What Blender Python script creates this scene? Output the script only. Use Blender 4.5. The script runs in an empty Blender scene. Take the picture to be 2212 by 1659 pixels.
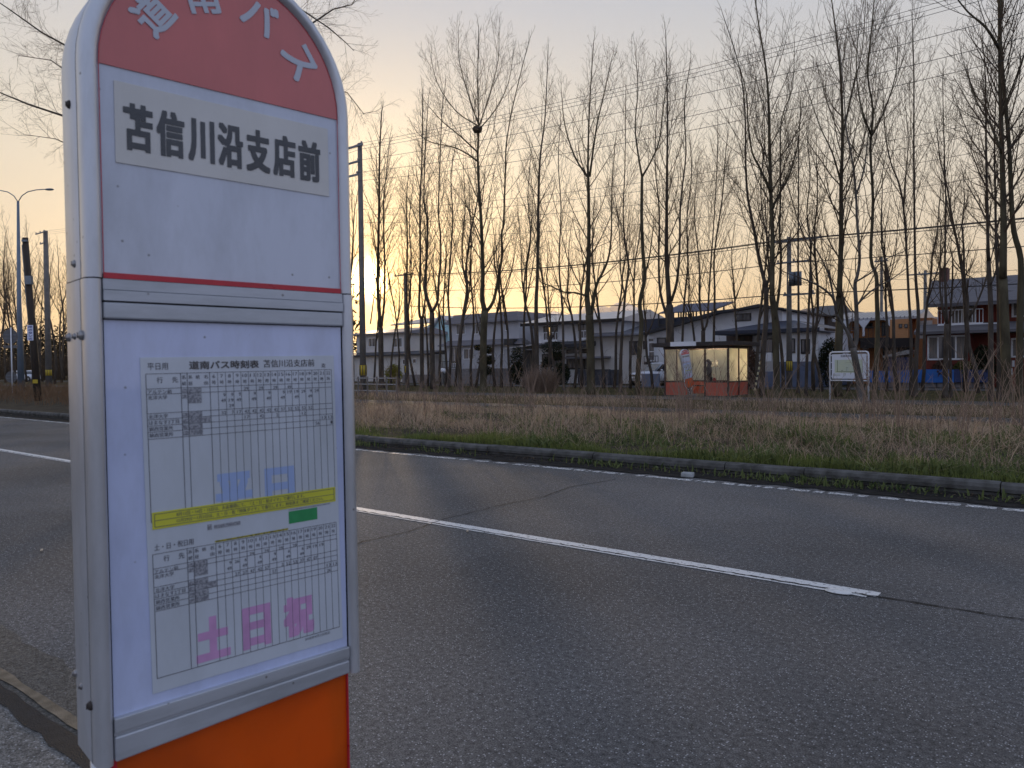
import bpy, math, random
from math import sin, cos, pi, radians, atan, atan2, sqrt, hypot
from mathutils import Vector, Matrix

# ---------------------------------------------------------------- camera
# world: x runs along the road (to the right), y across it (away from the camera), z up
FPX, CX, CY, CAMH = 1650.0, 1106.0, 829.5, 1.4
TH = radians(51.25)
FH = Vector((-cos(TH), sin(TH), 0)); RH = Vector((sin(TH), cos(TH), 0))
PITCH = atan(36.5 / FPX); ROLL = 0.010
_f = FH * cos(PITCH) - Vector((0, 0, sin(PITCH)))
_u = FH * sin(PITCH) + Vector((0, 0, cos(PITCH)))
CU = _u * cos(ROLL) + RH * sin(ROLL); CR = RH * cos(ROLL) - _u * sin(ROLL); CF = _f
EYE = Vector((0, 0, CAMH))
scn = bpy.context.scene
cam = bpy.data.objects.new('camera', bpy.data.cameras.new('camera'))
scn.collection.objects.link(cam); scn.camera = cam
cam.matrix_world = Matrix(((CR.x, CU.x, -CF.x, 0), (CR.y, CU.y, -CF.y, 0), (CR.z, CU.z, -CF.z, CAMH), (0, 0, 0, 1)))
cam.data.sensor_width = 36; cam.data.lens = FPX / 2212 * 36
cam.data.clip_start = 0.05; cam.data.clip_end = 30000
cam.data.dof.use_dof = True; cam.data.dof.focus_distance = 32; cam.data.dof.aperture_fstop = 12

# ---------------------------------------------------------------- sky, sun, exposure
def ray(px, py): return CF * FPX + CR * (px - CX) + CU * (CY - py)
SUN = ray(797, 604).normalized()
SUN_EL = math.asin(SUN.z); SUN_ROT = atan2(SUN.x, SUN.y)
W = bpy.data.worlds.new('World'); scn.world = W; W.use_nodes = True
nt = W.node_tree; N = nt.nodes; LK = nt.links; N.clear()
def wn(t, **k):
    n = N.new(t)
    for a, b in k.items(): setattr(n, a, b)
    return n
def wmath(op, a, b=None, c=None, clamp=False):
    n = wn('ShaderNodeMath', operation=op); n.use_clamp = clamp
    for i, v in enumerate((a, b, c)):
        if v is None: continue
        if isinstance(v, (int, float)): n.inputs[i].default_value = v
        else: LK.new(v, n.inputs[i])
    return n.outputs[0]
out = wn('ShaderNodeOutputWorld')
sky = wn('ShaderNodeTexSky', sky_type='NISHITA', sun_disc=False)
sky.sun_elevation = SUN_EL; sky.sun_rotation = SUN_ROT; sky.altitude = 10
sky.air_density = 1.2; sky.dust_density = 2.5; sky.ozone_density = 2.0
geo = wn('ShaderNodeTexCoord')
sep = wn('ShaderNodeSeparateXYZ'); LK.new(geo.outputs['Generated'], sep.inputs[0])
def wramp(fac, stops):
    r = wn('ShaderNodeValToRGB'); e = r.color_ramp.elements
    while len(e) > 1: e.remove(e[-1])
    e[0].position = stops[0][0]; e[0].color = (*stops[0][1], 1)
    for p, c in stops[1:]:
        q = e.new(p); q.color = (*c, 1)
    LK.new(fac, r.inputs[0]); return r.outputs[0]
def wdot(v):
    n = wn('ShaderNodeVectorMath', operation='DOT_PRODUCT'); LK.new(geo.outputs['Generated'], n.inputs[0]); n.inputs[1].default_value = v
    return n.outputs['Value']
warm = wramp(sep.outputs[2], [(0, (.80, .55, .32)), (.06, (.88, .64, .36)), (.14, (.86, .71, .51)), (.27, (.76, .70, .60)), (.42, (.55, .57, .62)), (.7, (.34, .41, .58)), (1, (.27, .35, .55))])
cool = wramp(sep.outputs[2], [(0, (.54, .50, .58)), (.1, (.53, .56, .71)), (.3, (.46, .54, .76)), (1, (.42, .50, .70))])
hs = Vector((SUN.x, SUN.y, 0)).normalized()
mr = wn('ShaderNodeMapRange', interpolation_type='SMOOTHSTEP'); LK.new(wdot(hs), mr.inputs[0])
mr.inputs[1].default_value = -0.35; mr.inputs[2].default_value = 1.0
mx = wn('ShaderNodeMix', data_type='RGBA'); LK.new(mr.outputs[0], mx.inputs[0]); LK.new(cool, mx.inputs[6]); LK.new(warm, mx.inputs[7])
sd = wmath('MAXIMUM', wdot(SUN), 0.0)
def addc(base, fac, colr):
    m = wn('ShaderNodeMix', data_type='RGBA', blend_type='ADD'); m.clamp_factor = False
    LK.new(fac, m.inputs[0]); LK.new(base, m.inputs[6]); m.inputs[7].default_value = (*colr, 1); return m.outputs[2]
c = mx.outputs[2]
c = addc(c, wmath('POWER', sd, 60.0), (.34, .18, -.14))          # broad yellow aureole in the thin haze
c = addc(c, wmath('POWER', sd, 700.0), (.7, .30, -.12))
c = addc(c, wmath('POWER', sd, 7000.0), (24, 17, 8))
bg = wn('ShaderNodeBackground'); bg.inputs[1].default_value = 0.97; LK.new(c, bg.inputs[0])
bg2 = wn('ShaderNodeBackground'); bg2.inputs[1].default_value = 0.006; LK.new(sky.outputs[0], bg2.inputs[0])
ad = wn('ShaderNodeAddShader'); LK.new(bg.outputs[0], ad.inputs[0]); LK.new(bg2.outputs[0], ad.inputs[1])
LK.new(ad.outputs[0], out.inputs[0])
sl = bpy.data.lights.new('sun', 'SUN'); sl.energy = 2.0; sl.angle = radians(0.5); sl.color = (1, .72, .42)
so = bpy.data.objects.new('sun', sl); scn.collection.objects.link(so)
so.rotation_euler = (-SUN).to_track_quat('-Z', 'Y').to_euler()
scn.view_settings.view_transform = 'Standard'; scn.view_settings.look = 'None'
scn.view_settings.exposure = 0; scn.view_settings.gamma = 1

# ---------------------------------------------------------------- helpers
COL = scn.collection
rnd = random.Random(7)
def Rpix(p): return ray(*p)
def on_p(px, py, p):                      # where the sight line of a photo point meets the plane y = p
    r = ray(px, py); t = p / r.y; return EYE + r * t
def on_g(px, py, z=0.0):
    r = ray(px, py); t = (z - CAMH) / r.z; return EYE + r * t
def at_d(px, py, d):                      # at horizontal distance d along the view axis
    r = ray(px, py); t = d / r.dot(FH); return EYE + r * t
def base_at(px, p):                       # ground point under photo column px, p metres across
    py = 850.0
    for _ in range(4):
        q = on_p(px, py, p); r = q - EYE
        d = r.dot(FH); py += q.z * FPX / d
    return Vector((q.x, q.y, 0))
c5 = lambda x, y: (768.1 + x * .2645, 548.6 + y * .2645)
c6 = lambda x, y: (1261.8 + x * .2315, 548.6 + y * .2315)
c7 = lambda x, y: (1700.7 + x * .2645, 548.6 + y * .2645)
def rect(cf, x0, y0, x1, y1, p):          # rectangle on the facade plane y = p -> x0, x1, z0, z1
    xm, ym = (x0 + x1) / 2, (y0 + y1) / 2
    a = on_p(*cf(x0, ym), p); b = on_p(*cf(x1, ym), p); t = on_p(*cf(xm, y0), p); d = on_p(*cf(xm, y1), p)
    return a.x, b.x, max(d.z, 0), t.z

MATS = {}
def mat(name, col, rough=.7, metal=0.0, var=.15, scale=3.0, bump=0.0, bscale=40.0, spec=.5, coord='Object', col2=None, stretch=None, detail=6, thr=None, emit=None, trans=0, alpha=None):
    if name in MATS: return MATS[name]
    m = bpy.data.materials.new(name); m.use_nodes = True; MATS[name] = m
    t = m.node_tree; n = t.nodes; l = t.links; b = n['Principled BSDF']
    b.inputs['Roughness'].default_value = rough; b.inputs['Metallic'].default_value = metal
    b.inputs['Specular IOR Level'].default_value = spec
    tc = n.new('ShaderNodeTexCoord'); src = tc.outputs[coord]
    if stretch:
        mp = n.new('ShaderNodeMapping'); mp.inputs['Scale'].default_value = stretch; l.new(src, mp.inputs[0]); src = mp.outputs[0]
    if var or col2:
        no = n.new('ShaderNodeTexNoise'); no.inputs['Scale'].default_value = scale; no.inputs['Detail'].default_value = detail
        l.new(src, no.inputs[0])
        r = n.new('ShaderNodeValToRGB'); e = r.color_ramp.elements
        c2 = col2 or tuple(c * (1 - var) for c in col); c1 = col if col2 else tuple(min(1, c * (1 + var)) for c in col)
        lo, hi = thr or (.3, .7)
        e[0].position = lo; e[0].color = (*c2, 1); e[1].position = hi; e[1].color = (*c1, 1)
        l.new(no.outputs[0], r.inputs[0]); l.new(r.outputs[0], b.inputs['Base Color'])
        rr = n.new('ShaderNodeMapRange'); rr.inputs[3].default_value = max(0, rough - .08); rr.inputs[4].default_value = min(1, rough + .08)
        l.new(no.outputs[0], rr.inputs[0]); l.new(rr.outputs[0], b.inputs['Roughness'])
    else: b.inputs['Base Color'].default_value = (*col, 1)
    if bump:
        nb = n.new('ShaderNodeTexNoise'); nb.inputs['Scale'].default_value = bscale; nb.inputs['Detail'].default_value = 4
        l.new(src, nb.inputs[0]); bp = n.new('ShaderNodeBump'); bp.inputs['Strength'].default_value = bump; bp.inputs['Distance'].default_value = .02
        l.new(nb.outputs[0], bp.inputs['Height']); l.new(bp.outputs[0], b.inputs['Normal'])
    if emit: b.inputs['Emission Color'].default_value = (*emit[0], 1); b.inputs['Emission Strength'].default_value = emit[1]
    if trans: b.inputs['Transmission Weight'].default_value = trans
    return m

class MB:
    def __init__(s): s.v = []; s.f = []
    def quad(s, *p):
        i = len(s.v); s.v += [tuple(q) for q in p]; s.f.append(tuple(range(i, i + len(p)))); return s
    def box(s, x0, x1, y0, y1, z0, z1):
        i = len(s.v)
        s.v += [(x, y, z) for z in (z0, z1) for y in (y0, y1) for x in (x0, x1)]
        s.f += [tuple(i + k for k in q) for q in ((0, 2, 3, 1), (4, 5, 7, 6), (0, 1, 5, 4), (2, 6, 7, 3), (0, 4, 6, 2), (1, 3, 7, 5))]
        return s
    def prism(s, poly, y0, y1):            # polygon in x,z pulled along y
        i = len(s.v); n = len(poly)
        s.v += [(x, y0, z) for x, z in poly] + [(x, y1, z) for x, z in poly]
        s.f.append(tuple(i + k for k in range(n))); s.f.append(tuple(i + n + k for k in reversed(range(n))))
        for k in range(n):
            j = (k + 1) % n; s.f.append((i + k, i + n + k, i + n + j, i + j))
        return s
    def prismx(s, poly, x0, x1):           # polygon in y,z pulled along x
        i = len(s.v); n = len(poly)
        s.v += [(x0, y, z) for y, z in poly] + [(x1, y, z) for y, z in poly]
        s.f.append(tuple(i + k for k in range(n))); s.f.append(tuple(i + n + k for k in reversed(range(n))))
        for k in range(n):
            j = (k + 1) % n; s.f.append((i + k, i + n + k, i + n + j, i + j))
        return s
    def prismz(s, poly, z0, z1):
        i = len(s.v); n = len(poly)
        s.v += [(x, y, z0) for x, y in poly] + [(x, y, z1) for x, y in poly]
        s.f.append(tuple(i + k for k in reversed(range(n)))); s.f.append(tuple(i + n + k for k in range(n)))
        for k in range(n):
            j = (k + 1) % n; s.f.append((i + k, i + j, i + n + j, i + n + k))
        return s
    def tube(s, pts, rads, n=6, cap=True):
        pts = [Vector(p) for p in pts]
        if isinstance(rads, (int, float)): rads = [rads] * len(pts)
        i0 = len(s.v); ref = Vector((.31, .87, .38))
        for k, p in enumerate(pts):
            d = (pts[min(k + 1, len(pts) - 1)] - pts[max(k - 1, 0)])
            d = d.normalized() if d.length > 1e-9 else Vector((0, 0, 1))
            a = d.cross(ref if abs(d.dot(ref)) < .9 else Vector((1, 0, 0))).normalized(); b = d.cross(a)
            for j in range(n):
                w = 2 * pi * j / n; q = p + (a * cos(w) + b * sin(w)) * rads[k]
                s.v.append((q.x, q.y, q.z))
        for k in range(len(pts) - 1):
            for j in range(n):
                a = i0 + k * n + j; b = i0 + k * n + (j + 1) % n
                s.f.append((a, b, b + n, a + n))
        if cap:
            s.f.append(tuple(i0 + j for j in reversed(range(n)))); e = i0 + (len(pts) - 1) * n
            s.f.append(tuple(e + j for j in range(n)))
        return s
    def ball(s, c, r, n=10, m=6, sq=(1, 1, 1), jit=0, rg=None):
        i = len(s.v)
        for a in range(m + 1):
            t = pi * a / m
            for b in range(n):
                f = 2 * pi * b / n; k = 1 + (rg.uniform(-jit, jit) if rg and jit else 0)
                s.v.append((c[0] + r * k * sin(t) * cos(f) * sq[0], c[1] + r * k * sin(t) * sin(f) * sq[1], c[2] + r * k * cos(t) * sq[2]))
        for a in range(m):
            for b in range(n):
                p = i + a * n + b; q = i + a * n + (b + 1) % n
                s.f.append((p, p + n, q + n, q))
        return s
    def build(s, name, m, parent=None, smooth=False, M=None, bevel=0):
        me = bpy.data.meshes.new(name); me.from_pydata(s.v, [], s.f); me.update()
        if M is not None: me.transform(M)
        if m: me.materials.append(m)
        if smooth:
            me.polygons.foreach_set('use_smooth', [True] * len(me.polygons))
        o = bpy.data.objects.new(name, me); COL.objects.link(o)
        if parent is not None: o.parent = parent
        if bevel:
            b = o.modifiers.new('bevel', 'BEVEL'); b.width = bevel; b.segments = 2; b.limit_method = 'ANGLE'
        return o
def tag(o, label=None, cat=None, group=None, kind=None):
    for k, v in (('label', label), ('category', cat), ('group', group), ('kind', kind)):
        if v: o[k] = v
    return o
def thing(name, label, cat, loc=(0, 0, 0), rz=0, group=None):
    o = bpy.data.objects.new(name, None); COL.objects.link(o); o.location = loc; o.rotation_euler = (0, 0, rz)
    return tag(o, label, cat, group)
def copy_tree(o, parent=None):
    c = o.copy(); COL.objects.link(c); c.parent = parent
    for ch in [k for k in COL.objects if k.parent == o]: copy_tree(ch, c)
    return c
def struct(name, mb, m): return tag(mb.build(name, m), kind='structure')
def text_mesh(s, w, h, bold=0.0, depth=0):
    """writing as flat outlines, fitted in a w x h box, lower left corner at the origin, in x,y"""
    cu = bpy.data.curves.new('t', 'FONT'); cu.body = s; cu.size = 1; cu.offset = 0; cu.resolution_u = 3; cu.extrude = depth; cu.fill_mode = 'FRONT' if not depth else 'BOTH'
    o = bpy.data.objects.new('t', cu); COL.objects.link(o)
    dg = bpy.context.evaluated_depsgraph_get(); dg.update()
    me = bpy.data.meshes.new_from_object(o.evaluated_get(dg)); bpy.data.objects.remove(o)
    xs = [v.co.x for v in me.vertices]; ys = [v.co.y for v in me.vertices]
    if not xs: return [], []
    x0, x1, y0, y1 = min(xs), max(xs), min(ys), max(ys)
    sx = (w / (x1 - x0)) if w else h / (y1 - y0); sy = h / (y1 - y0) if h else sx
    vs = []; fs = []; base = [((v.co.x - x0) * sx, (v.co.y - y0) * sy) for v in me.vertices]; pf = [tuple(p.vertices) for p in me.polygons]; bpy.data.meshes.remove(me)
    b = bold * (h or w)
    if b > 0 and w and h:
        base = [(x * (1 - 2 * b / w) + b, z * (1 - 2 * b / h) + b) for x, z in base]
        for dx, dz in ([(a_, b_) for a_ in (0, -1, -.5, .5, 1) for b_ in (0, -1, -.5, .5, 1)] if bold >= .04 else ((0, 0), (-1, -1), (1, -1), (1, 1), (-1, 1), (0, 1), (0, -1), (1, 0), (-1, 0))) if bold >= .02 else ((-.7, 0), (.7, 0)):
            i = len(vs); vs += [(x + dx * b, z + dz * b) for x, z in base]; fs += [tuple(k + i for k in f) for f in pf]
    else: vs, fs = base, pf
    return vs, fs, len(base)

# ---------------------------------------------------------------- ground materials
def asphalt(name, base, chip=.3, s=90.0, patch=.25):
    m = bpy.data.materials.new(name); m.use_nodes = True; t = m.node_tree; n = t.nodes; l = t.links; b = n['Principled BSDF']
    tc = n.new('ShaderNodeTexCoord'); o = tc.outputs['Object']
    def noise(sc, d=3):
        k = n.new('ShaderNodeTexNoise'); k.inputs['Scale'].default_value = sc; k.inputs['Detail'].default_value = d; l.new(o, k.inputs[0]); return k.outputs[0]
    def ramp(f, st):
        r = n.new('ShaderNodeValToRGB'); e = r.color_ramp.elements
        e[0].position, e[0].color = st[0][0], (*st[0][1], 1); e[1].position, e[1].color = st[1][0], (*st[1][1], 1); l.new(f, r.inputs[0]); return r.outputs[0]
    g = lambda v: (base[0] * v, base[1] * v, base[2] * v)
    c = ramp(noise(.35, 5), [(.35, g(1 - patch)), (.65, g(1 + patch))])
    def mul(a, bb, f=1.0, bt='MULTIPLY'):
        k = n.new('ShaderNodeMix'); k.data_type = 'RGBA'; k.blend_type = bt; k.inputs[0].default_value = f
        l.new(a, k.inputs[6]); l.new(bb, k.inputs[7]); return k
    c = mul(c, ramp(noise(38, 4), [(.3, (.62, .62, .62)), (.7, (1.4, 1.4, 1.4))])).outputs[2]
    c = mul(c, ramp(noise(160, 2), [(.35, (.55, .55, .55)), (.68, (1.7, 1.7, 1.7))])).outputs[2]
    vo = n.new('ShaderNodeTexVoronoi'); vo.inputs['Scale'].default_value = s; l.new(o, vo.inputs[0])
    sp = n.new('ShaderNodeSeparateColor'); l.new(vo.outputs['Color'], sp.inputs[0])
    msk = ramp(sp.outputs[0], [(.80, (0, 0, 0)), (.90, (1, 1, 1))])
    dm = ramp(vo.outputs['Distance'], [(.30, (1, 1, 1)), (.42, (0, 0, 0))])
    mk = mul(msk, dm); k = n.new('ShaderNodeMix'); k.data_type = 'RGBA'; l.new(mk.outputs[2], k.inputs[0]); l.new(c, k.inputs[6]); k.inputs[7].default_value = (chip, chip, chip * 1.02, 1)
    l.new(k.outputs[2], b.inputs['Base Color']); b.inputs['Roughness'].default_value = .95; b.inputs['Specular IOR Level'].default_value = .22
    bp = n.new('ShaderNodeBump'); bp.inputs['Strength'].default_value = .5; bp.inputs['Distance'].default_value = .004
    l.new(noise(190, 2), bp.inputs['Height']); l.new(bp.outputs[0], b.inputs['Normal']); return m
M_road = asphalt('road_asphalt', (.098, .095, .093), .38, 105); M_gut = asphalt('gutter_asphalt', (.085, .078, .068), .2, 140, .3)
M_walk = asphalt('sidewalk_asphalt', (.125, .12, .112), .42, 110, .15); M_path = asphalt('path_asphalt', (.060, .056, .052))
M_lawn = mat('lawn', (.048, .048, .02), 1, col2=(.055, .042, .026), scale=1.3, bump=.8, bscale=30, spec=.1)
M_soil = mat('soil', (.05, .042, .03), 1, var=.4, scale=4, bump=1, bscale=25, spec=.1)
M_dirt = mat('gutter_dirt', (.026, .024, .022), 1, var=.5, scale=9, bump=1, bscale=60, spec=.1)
M_kerb = mat('kerb_concrete', (.14, .138, .132), .9, col2=(.05, .048, .043), scale=7, bump=.5, bscale=90, spec=.2)
M_paint = mat('road_paint', (.70, .70, .68), .6, col2=(.45, .45, .44), scale=25, thr=(.3, .5), bump=.4, bscale=120)
M_crack = mat('crack', (.012, .012, .012), 1, var=0)

# ---------------------------------------------------------------- setting
B = -400, 400
struct('ground', MB().quad((-9000, -60, -.03), (9000, -60, -.03), (9000, 9000, -.03), (-9000, 9000, -.03)), M_lawn)
def strip(name, y0, y1, z, m, x0=-240, x1=60, n=1):
    mb = MB()
    for k in range(n): mb.quad((x0 + (x1 - x0) * k / n, y0, z), (x0 + (x1 - x0) * (k + 1) / n, y0, z), (x0 + (x1 - x0) * (k + 1) / n, y1, z), (x0 + (x1 - x0) * k / n, y1, z))
    return struct(name, mb, m)
strip('road', 1.25, 9.32, 0.0, M_road)
def ragged(name, ya, yb, z, m, x0, x1, amp, step=.12, rg=random.Random(3)):
    mb = MB(); x = x0; a = [ya + rg.uniform(-amp, amp), yb + rg.uniform(-amp, amp)]
    while x < x1:
        b = [ya + rg.uniform(-amp, amp), yb + rg.uniform(-amp, amp)]
        mb.quad((x, a[0], z), (x + step, b[0], z), (x + step, b[1], z), (x, a[1], z)); a = b; x += step
    return struct(name, mb, m)
gx = [(-60, 1.50), (-6, 1.50), (-3.6, 1.47), (-2.6, 1.52), (-1.9, 1.66), (-1.3, 1.9), (-.6, 1.89), (1, 1.86), (8, 1.9)]
mb = MB()
for (x0, a), (x1, b) in zip(gx, gx[1:]):
    k = max(1, int((x1 - x0) / .1)); pr = None
    for i in range(k + 1):
        x = x0 + (x1 - x0) * i / k; y = a + (b - a) * i / k + .012 * sin(x * 9) + .01 * sin(x * 23)
        if pr: mb.quad((pr[0], 1.19, .004), (x, 1.19, .004), (x, y, .004), (pr[0], pr[1], .004))
        pr = (x, y)
struct('gutter', mb, M_gut)
M_sand = mat('sand_line', (.20, .165, .12), 1, var=.35, scale=12, bump=.6, bscale=120, spec=.1)
ragged('sand_strip', 1.222, 1.266, .009, M_sand, -30, 6, .006)
mb = MB(); x = -60.0
while x < -99: pass
ragged('tar_joint', 1.115, 1.19, .0135, mat('joint_tar', (.020, .0205, .023), .95, var=.4, scale=30, bump=1, bscale=140), -30, 6, .012)
strip('sidewalk', -40, 1.14, .010, M_walk)
# centre line (worn, with its long crack), edge line
def worn_line(name, y0, y1, x0, x1, wear, rg, z=.004, st=.05):
    mb = MB(); x = x0; a = [y0, y1]
    while x < x1:
        b = [y0 + rg.uniform(-.004, .004), y1 + rg.uniform(-.004, .004)]
        if rg.random() > wear: mb.quad((x, a[0], z), (x + st, b[0], z), (x + st, b[1], z), (x, a[1], z))
        a = b; x += st
    return mb
rg = random.Random(5)
mb = worn_line('l', 4.855, 4.887, -75, -1.22, .0, rg); m2 = worn_line('l', 4.891, 5.005, -75, -1.19, .0, rg); i = len(mb.v); mb.v += m2.v; mb.f += [tuple(k + i for k in f) for f in m2.f]
def paint(name, holes):
    m = bpy.data.materials.new(name); m.use_nodes = True; t = m.node_tree; n = t.nodes; l = t.links; b = n['Principled BSDF']
    tc = n.new('ShaderNodeTexCoord'); no = n.new('ShaderNodeTexNoise'); no.inputs['Scale'].default_value = 30; no.inputs['Detail'].default_value = 8; no.inputs['Roughness'].default_value = .75; l.new(tc.outputs['Object'], no.inputs[0])
    r = n.new('ShaderNodeValToRGB'); e = r.color_ramp.elements; e[0].position = holes; e[0].color = (.07, .07, .07, 1); e[1].position = holes + .05; e[1].color = (.66, .66, .65, 1)
    q = e.new(.8); q.color = (.52, .52, .5, 1)
    l.new(no.outputs[0], r.inputs[0]); l.new(r.outputs[0], b.inputs['Base Color']); b.inputs['Roughness'].default_value = .7; return m
struct('centre_line', mb, paint('line_paint', .39))
def crack(pts, w, name, rg, z=.0055):
    mb = MB(); P = []
    for (ax, ay), (bx, by) in zip(pts, pts[1:]):
        L = hypot(bx - ax, by - ay); k = max(1, int(L / .045))
        for i in range(k): P.append((ax + (bx - ax) * i / k + rg.uniform(-.5, .5) * .018, ay + (by - ay) * i / k + rg.uniform(-.5, .5) * .022))
    P.append(pts[-1])
    for (a, b) in zip(P, P[1:]):
        d = Vector((b[0] - a[0], b[1] - a[1])).normalized(); nn = Vector((-d.y, d.x)) * w * rg.uniform(.25, .7)
        mb.quad((a[0] - nn.x, a[1] - nn.y, z), (b[0] - nn.x, b[1] - nn.y, z), (b[0] + nn.x, b[1] + nn.y, z), (a[0] + nn.x, a[1] + nn.y, z))
    return struct(name, mb, M_crack)
crack([(-22, 4.892), (-14, 4.889), (-8, 4.895), (-5, 4.887), (-3, 4.893), (-1.2, 4.90), (0, 4.95), (1.5, 4.93), (4, 4.95)], .018, 'road_crack', rg)
crk = [on_g(x, y) for x, y in ((640, 1240), (785, 1170), (880, 1150), (960, 1122), (1010, 1110), (1090, 1090), (1170, 1075), (1230, 1053), (1330, 1036))]
crack([(q.x, q.y) for q in crk], .011, 'road_crack', rg)
struct('edge_line', worn_line('e', 8.51, 8.63, -75, 30, .22, rg), paint('edge_paint', .47))
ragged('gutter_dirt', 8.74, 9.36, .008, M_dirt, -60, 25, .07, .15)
# raised kerb of long rounded stones on the far side
rg = random.Random(11); mb = MB(); x = -110.0
prof = [(.03, -.05), (.028, .035), (.0, .05), (-.004, .09), (.012, .128), (.05, .145), (.13, .148), (.17, .135), (.185, .11), (.185, -.05)]
while x < 30:
    L = 1.0 if rg.random() < .6 else 2.0; dz = rg.uniform(-.006, .006); dy = rg.uniform(-.006, .006)
    mb.prismx([(9.32 + y + dy, z + dz) for y, z in prof], x + .006, x + L - .006); x += L
struct('kerb', mb, M_kerb)
# verge: a low bank of soil
import bisect
def vz(y): return .12 + .07 * max(0, min(1, (y - 9.5) / 3)) - .16 * max(0, min(1, (y - 15) / 5))
mb = MB(); xs = [-120 + 1.2 * i for i in range(130)]; ys = [9.49 + .55 * j for j in range(21)]
rg = random.Random(2); Z = [[vz(y) + rg.uniform(-.03, .03) for y in ys] for x in xs]
for a, x in enumerate(xs):
    for b, y in enumerate(ys): mb.v.append((x, y, Z[a][b]))
for a in range(len(xs) - 1):
    for b in range(len(ys) - 1):
        i = a * len(ys) + b; mb.f.append((i, i + len(ys), i + len(ys) + 1, i + 1))
struct('verge', mb, M_soil)
strip('path', 20.4, 22.6, .004, M_path, -200, 40)
strip('sidewalk', 28.6, 31.7, .008, M_path, -200, 40)
strip('street', 43.6, 47.6, .004, M_path, -400, 60)
# cross road on the far left
struct('street', MB().quad((-62, 9.6, .19), (-40, 9.6, .19), (-58, 80, .19), (-80, 80, .19)) if False else MB().quad((-95, 14.5, .012), (-36, 14.5, .012), (-36, 19.0, .012), (-95, 19.0, .012)), M_path)

# ---------------------------------------------------------------- near bus stop sign (local x across its face, y into it, z up)
M_alu = mat('aluminium', (.60, .61, .64), .38, .55, var=.12, scale=5, stretch=(1, 1, .25), spec=.5)
M_alu2 = mat('aluminium_dull', (.50, .52, .56), .45, .45, var=.10, scale=6, stretch=(.4, 1, 2))
M_pan = mat("sign_white", (.62, .65, .75), .22, 0, col2=(.54, .57, .67), scale=3.5, thr=(.25, .8), stretch=(3, 1, .6))
M_red = mat('sign_red', (.60, .12, .105), .22, 0, var=.12, scale=4)
M_line = mat('sign_red_line', (.50, .02, .035), .3, var=.1, scale=40)
M_plate = mat('plate_white', (.62, .60, .57), .35, var=.05, scale=8)
M_ink = mat('black_ink', (.035, .036, .04), .28, var=.3, scale=22)
M_ink2 = mat('grey_ink', (.10, .10, .115), .5, var=.1)
M_let = mat('white_letter', (.52, .55, .62), .3, var=.05)
M_sheet = mat('paper_sheet', (.56, .60, .66), .35, var=.04, scale=6)
M_tt = mat('timetable_panel', (.58, .64, .86), .25, col2=(.50, .56, .79), scale=4)
M_yel = mat('yellow_notice', (.60, .58, .05), .4, var=.06)
M_grn = mat('green_box', (.03, .27, .09), .4, var=.12, scale=60)
M_blue = mat('blue_mark', (.33, .43, .68), .5, var=.05)
M_pink = mat('pink_mark', (.56, .30, .53), .5, var=.1, scale=30)
M_smud = mat('smudged_print', (.34, .35, .38), .5, col2=(.18, .185, .21), scale=330, thr=(.42, .58), detail=1)
M_org = mat('orange_panel', (.80, .13, .005), .3, col2=(.50, .075, .004), scale=3.5, thr=(.38, .62))
M_seam = mat('dark_seam', (.02, .02, .025), .8, var=0)
M_bolt = mat('bolt_steel', (.32, .31, .31), .35, .8, var=.3, scale=60)
M_rust = mat('rusty_bolt', (.045, .035, .03), .7, .2, var=.4, scale=200)

def glossy_dirty(m, dirt=.35, coat=.8, sc=6.0, st=(1, 1, .35)):
    t = m.node_tree; n = t.nodes; l = t.links; b = n['Principled BSDF']; b.inputs['Coat Weight'].default_value = coat; b.inputs['Coat Roughness'].default_value = .03
    src = b.inputs['Base Color'].links[0].from_socket if b.inputs['Base Color'].links else None
    tc = n.new('ShaderNodeTexCoord'); mp = n.new('ShaderNodeMapping'); mp.inputs['Scale'].default_value = st; l.new(tc.outputs['Object'], mp.inputs[0])
    a = n.new('ShaderNodeTexNoise'); a.inputs['Scale'].default_value = sc; a.inputs['Detail'].default_value = 9; a.inputs['Roughness'].default_value = .68; l.new(mp.outputs[0], a.inputs[0])
    r = n.new('ShaderNodeValToRGB'); e = r.color_ramp.elements; e[0].position = .44; e[0].color = (1, 1, 1, 1); e[1].position = .74; v = 1 - dirt; e[1].color = (v, v, v * .97, 1); l.new(a.outputs[0], r.inputs[0])
    v2 = n.new('ShaderNodeTexVoronoi'); v2.inputs['Scale'].default_value = 26; l.new(tc.outputs['Object'], v2.inputs[0]); r2 = n.new('ShaderNodeValToRGB'); e = r2.color_ramp.elements; e[0].position = .035; e[0].color = (.45, .43, .40, 1); e[1].position = .075; e[1].color = (1, 1, 1, 1); l.new(v2.outputs['Distance'], r2.inputs[0])
    cur = src
    for o in ([r.outputs[0], r2.outputs[0]] if dirt > .2 else [r.outputs[0]]):
        k = n.new('ShaderNodeMix'); k.data_type = 'RGBA'; k.blend_type = 'MULTIPLY'; k.inputs[0].default_value = 1
        l.new(cur, k.inputs[6]); l.new(o, k.inputs[7]); cur = k.outputs[2]
    l.new(cur, b.inputs['Base Color']); bp = n.new('ShaderNodeBump'); bp.inputs['Strength'].default_value = .06; bp.inputs['Distance'].default_value = .02
    w = n.new('ShaderNodeTexNoise'); w.inputs['Scale'].default_value = 5; l.new(mp.outputs[0], w.inputs[0]); l.new(w.outputs[0], bp.inputs['Height']); l.new(bp.outputs[0], b.inputs['Coat Normal'])
glossy_dirty(M_pan, .30); glossy_dirty(M_red, .18); glossy_dirty(M_plate, .12); glossy_dirty(M_tt, .28); glossy_dirty(M_sheet, .16, .5); glossy_dirty(M_ink, .1, .45)
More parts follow.
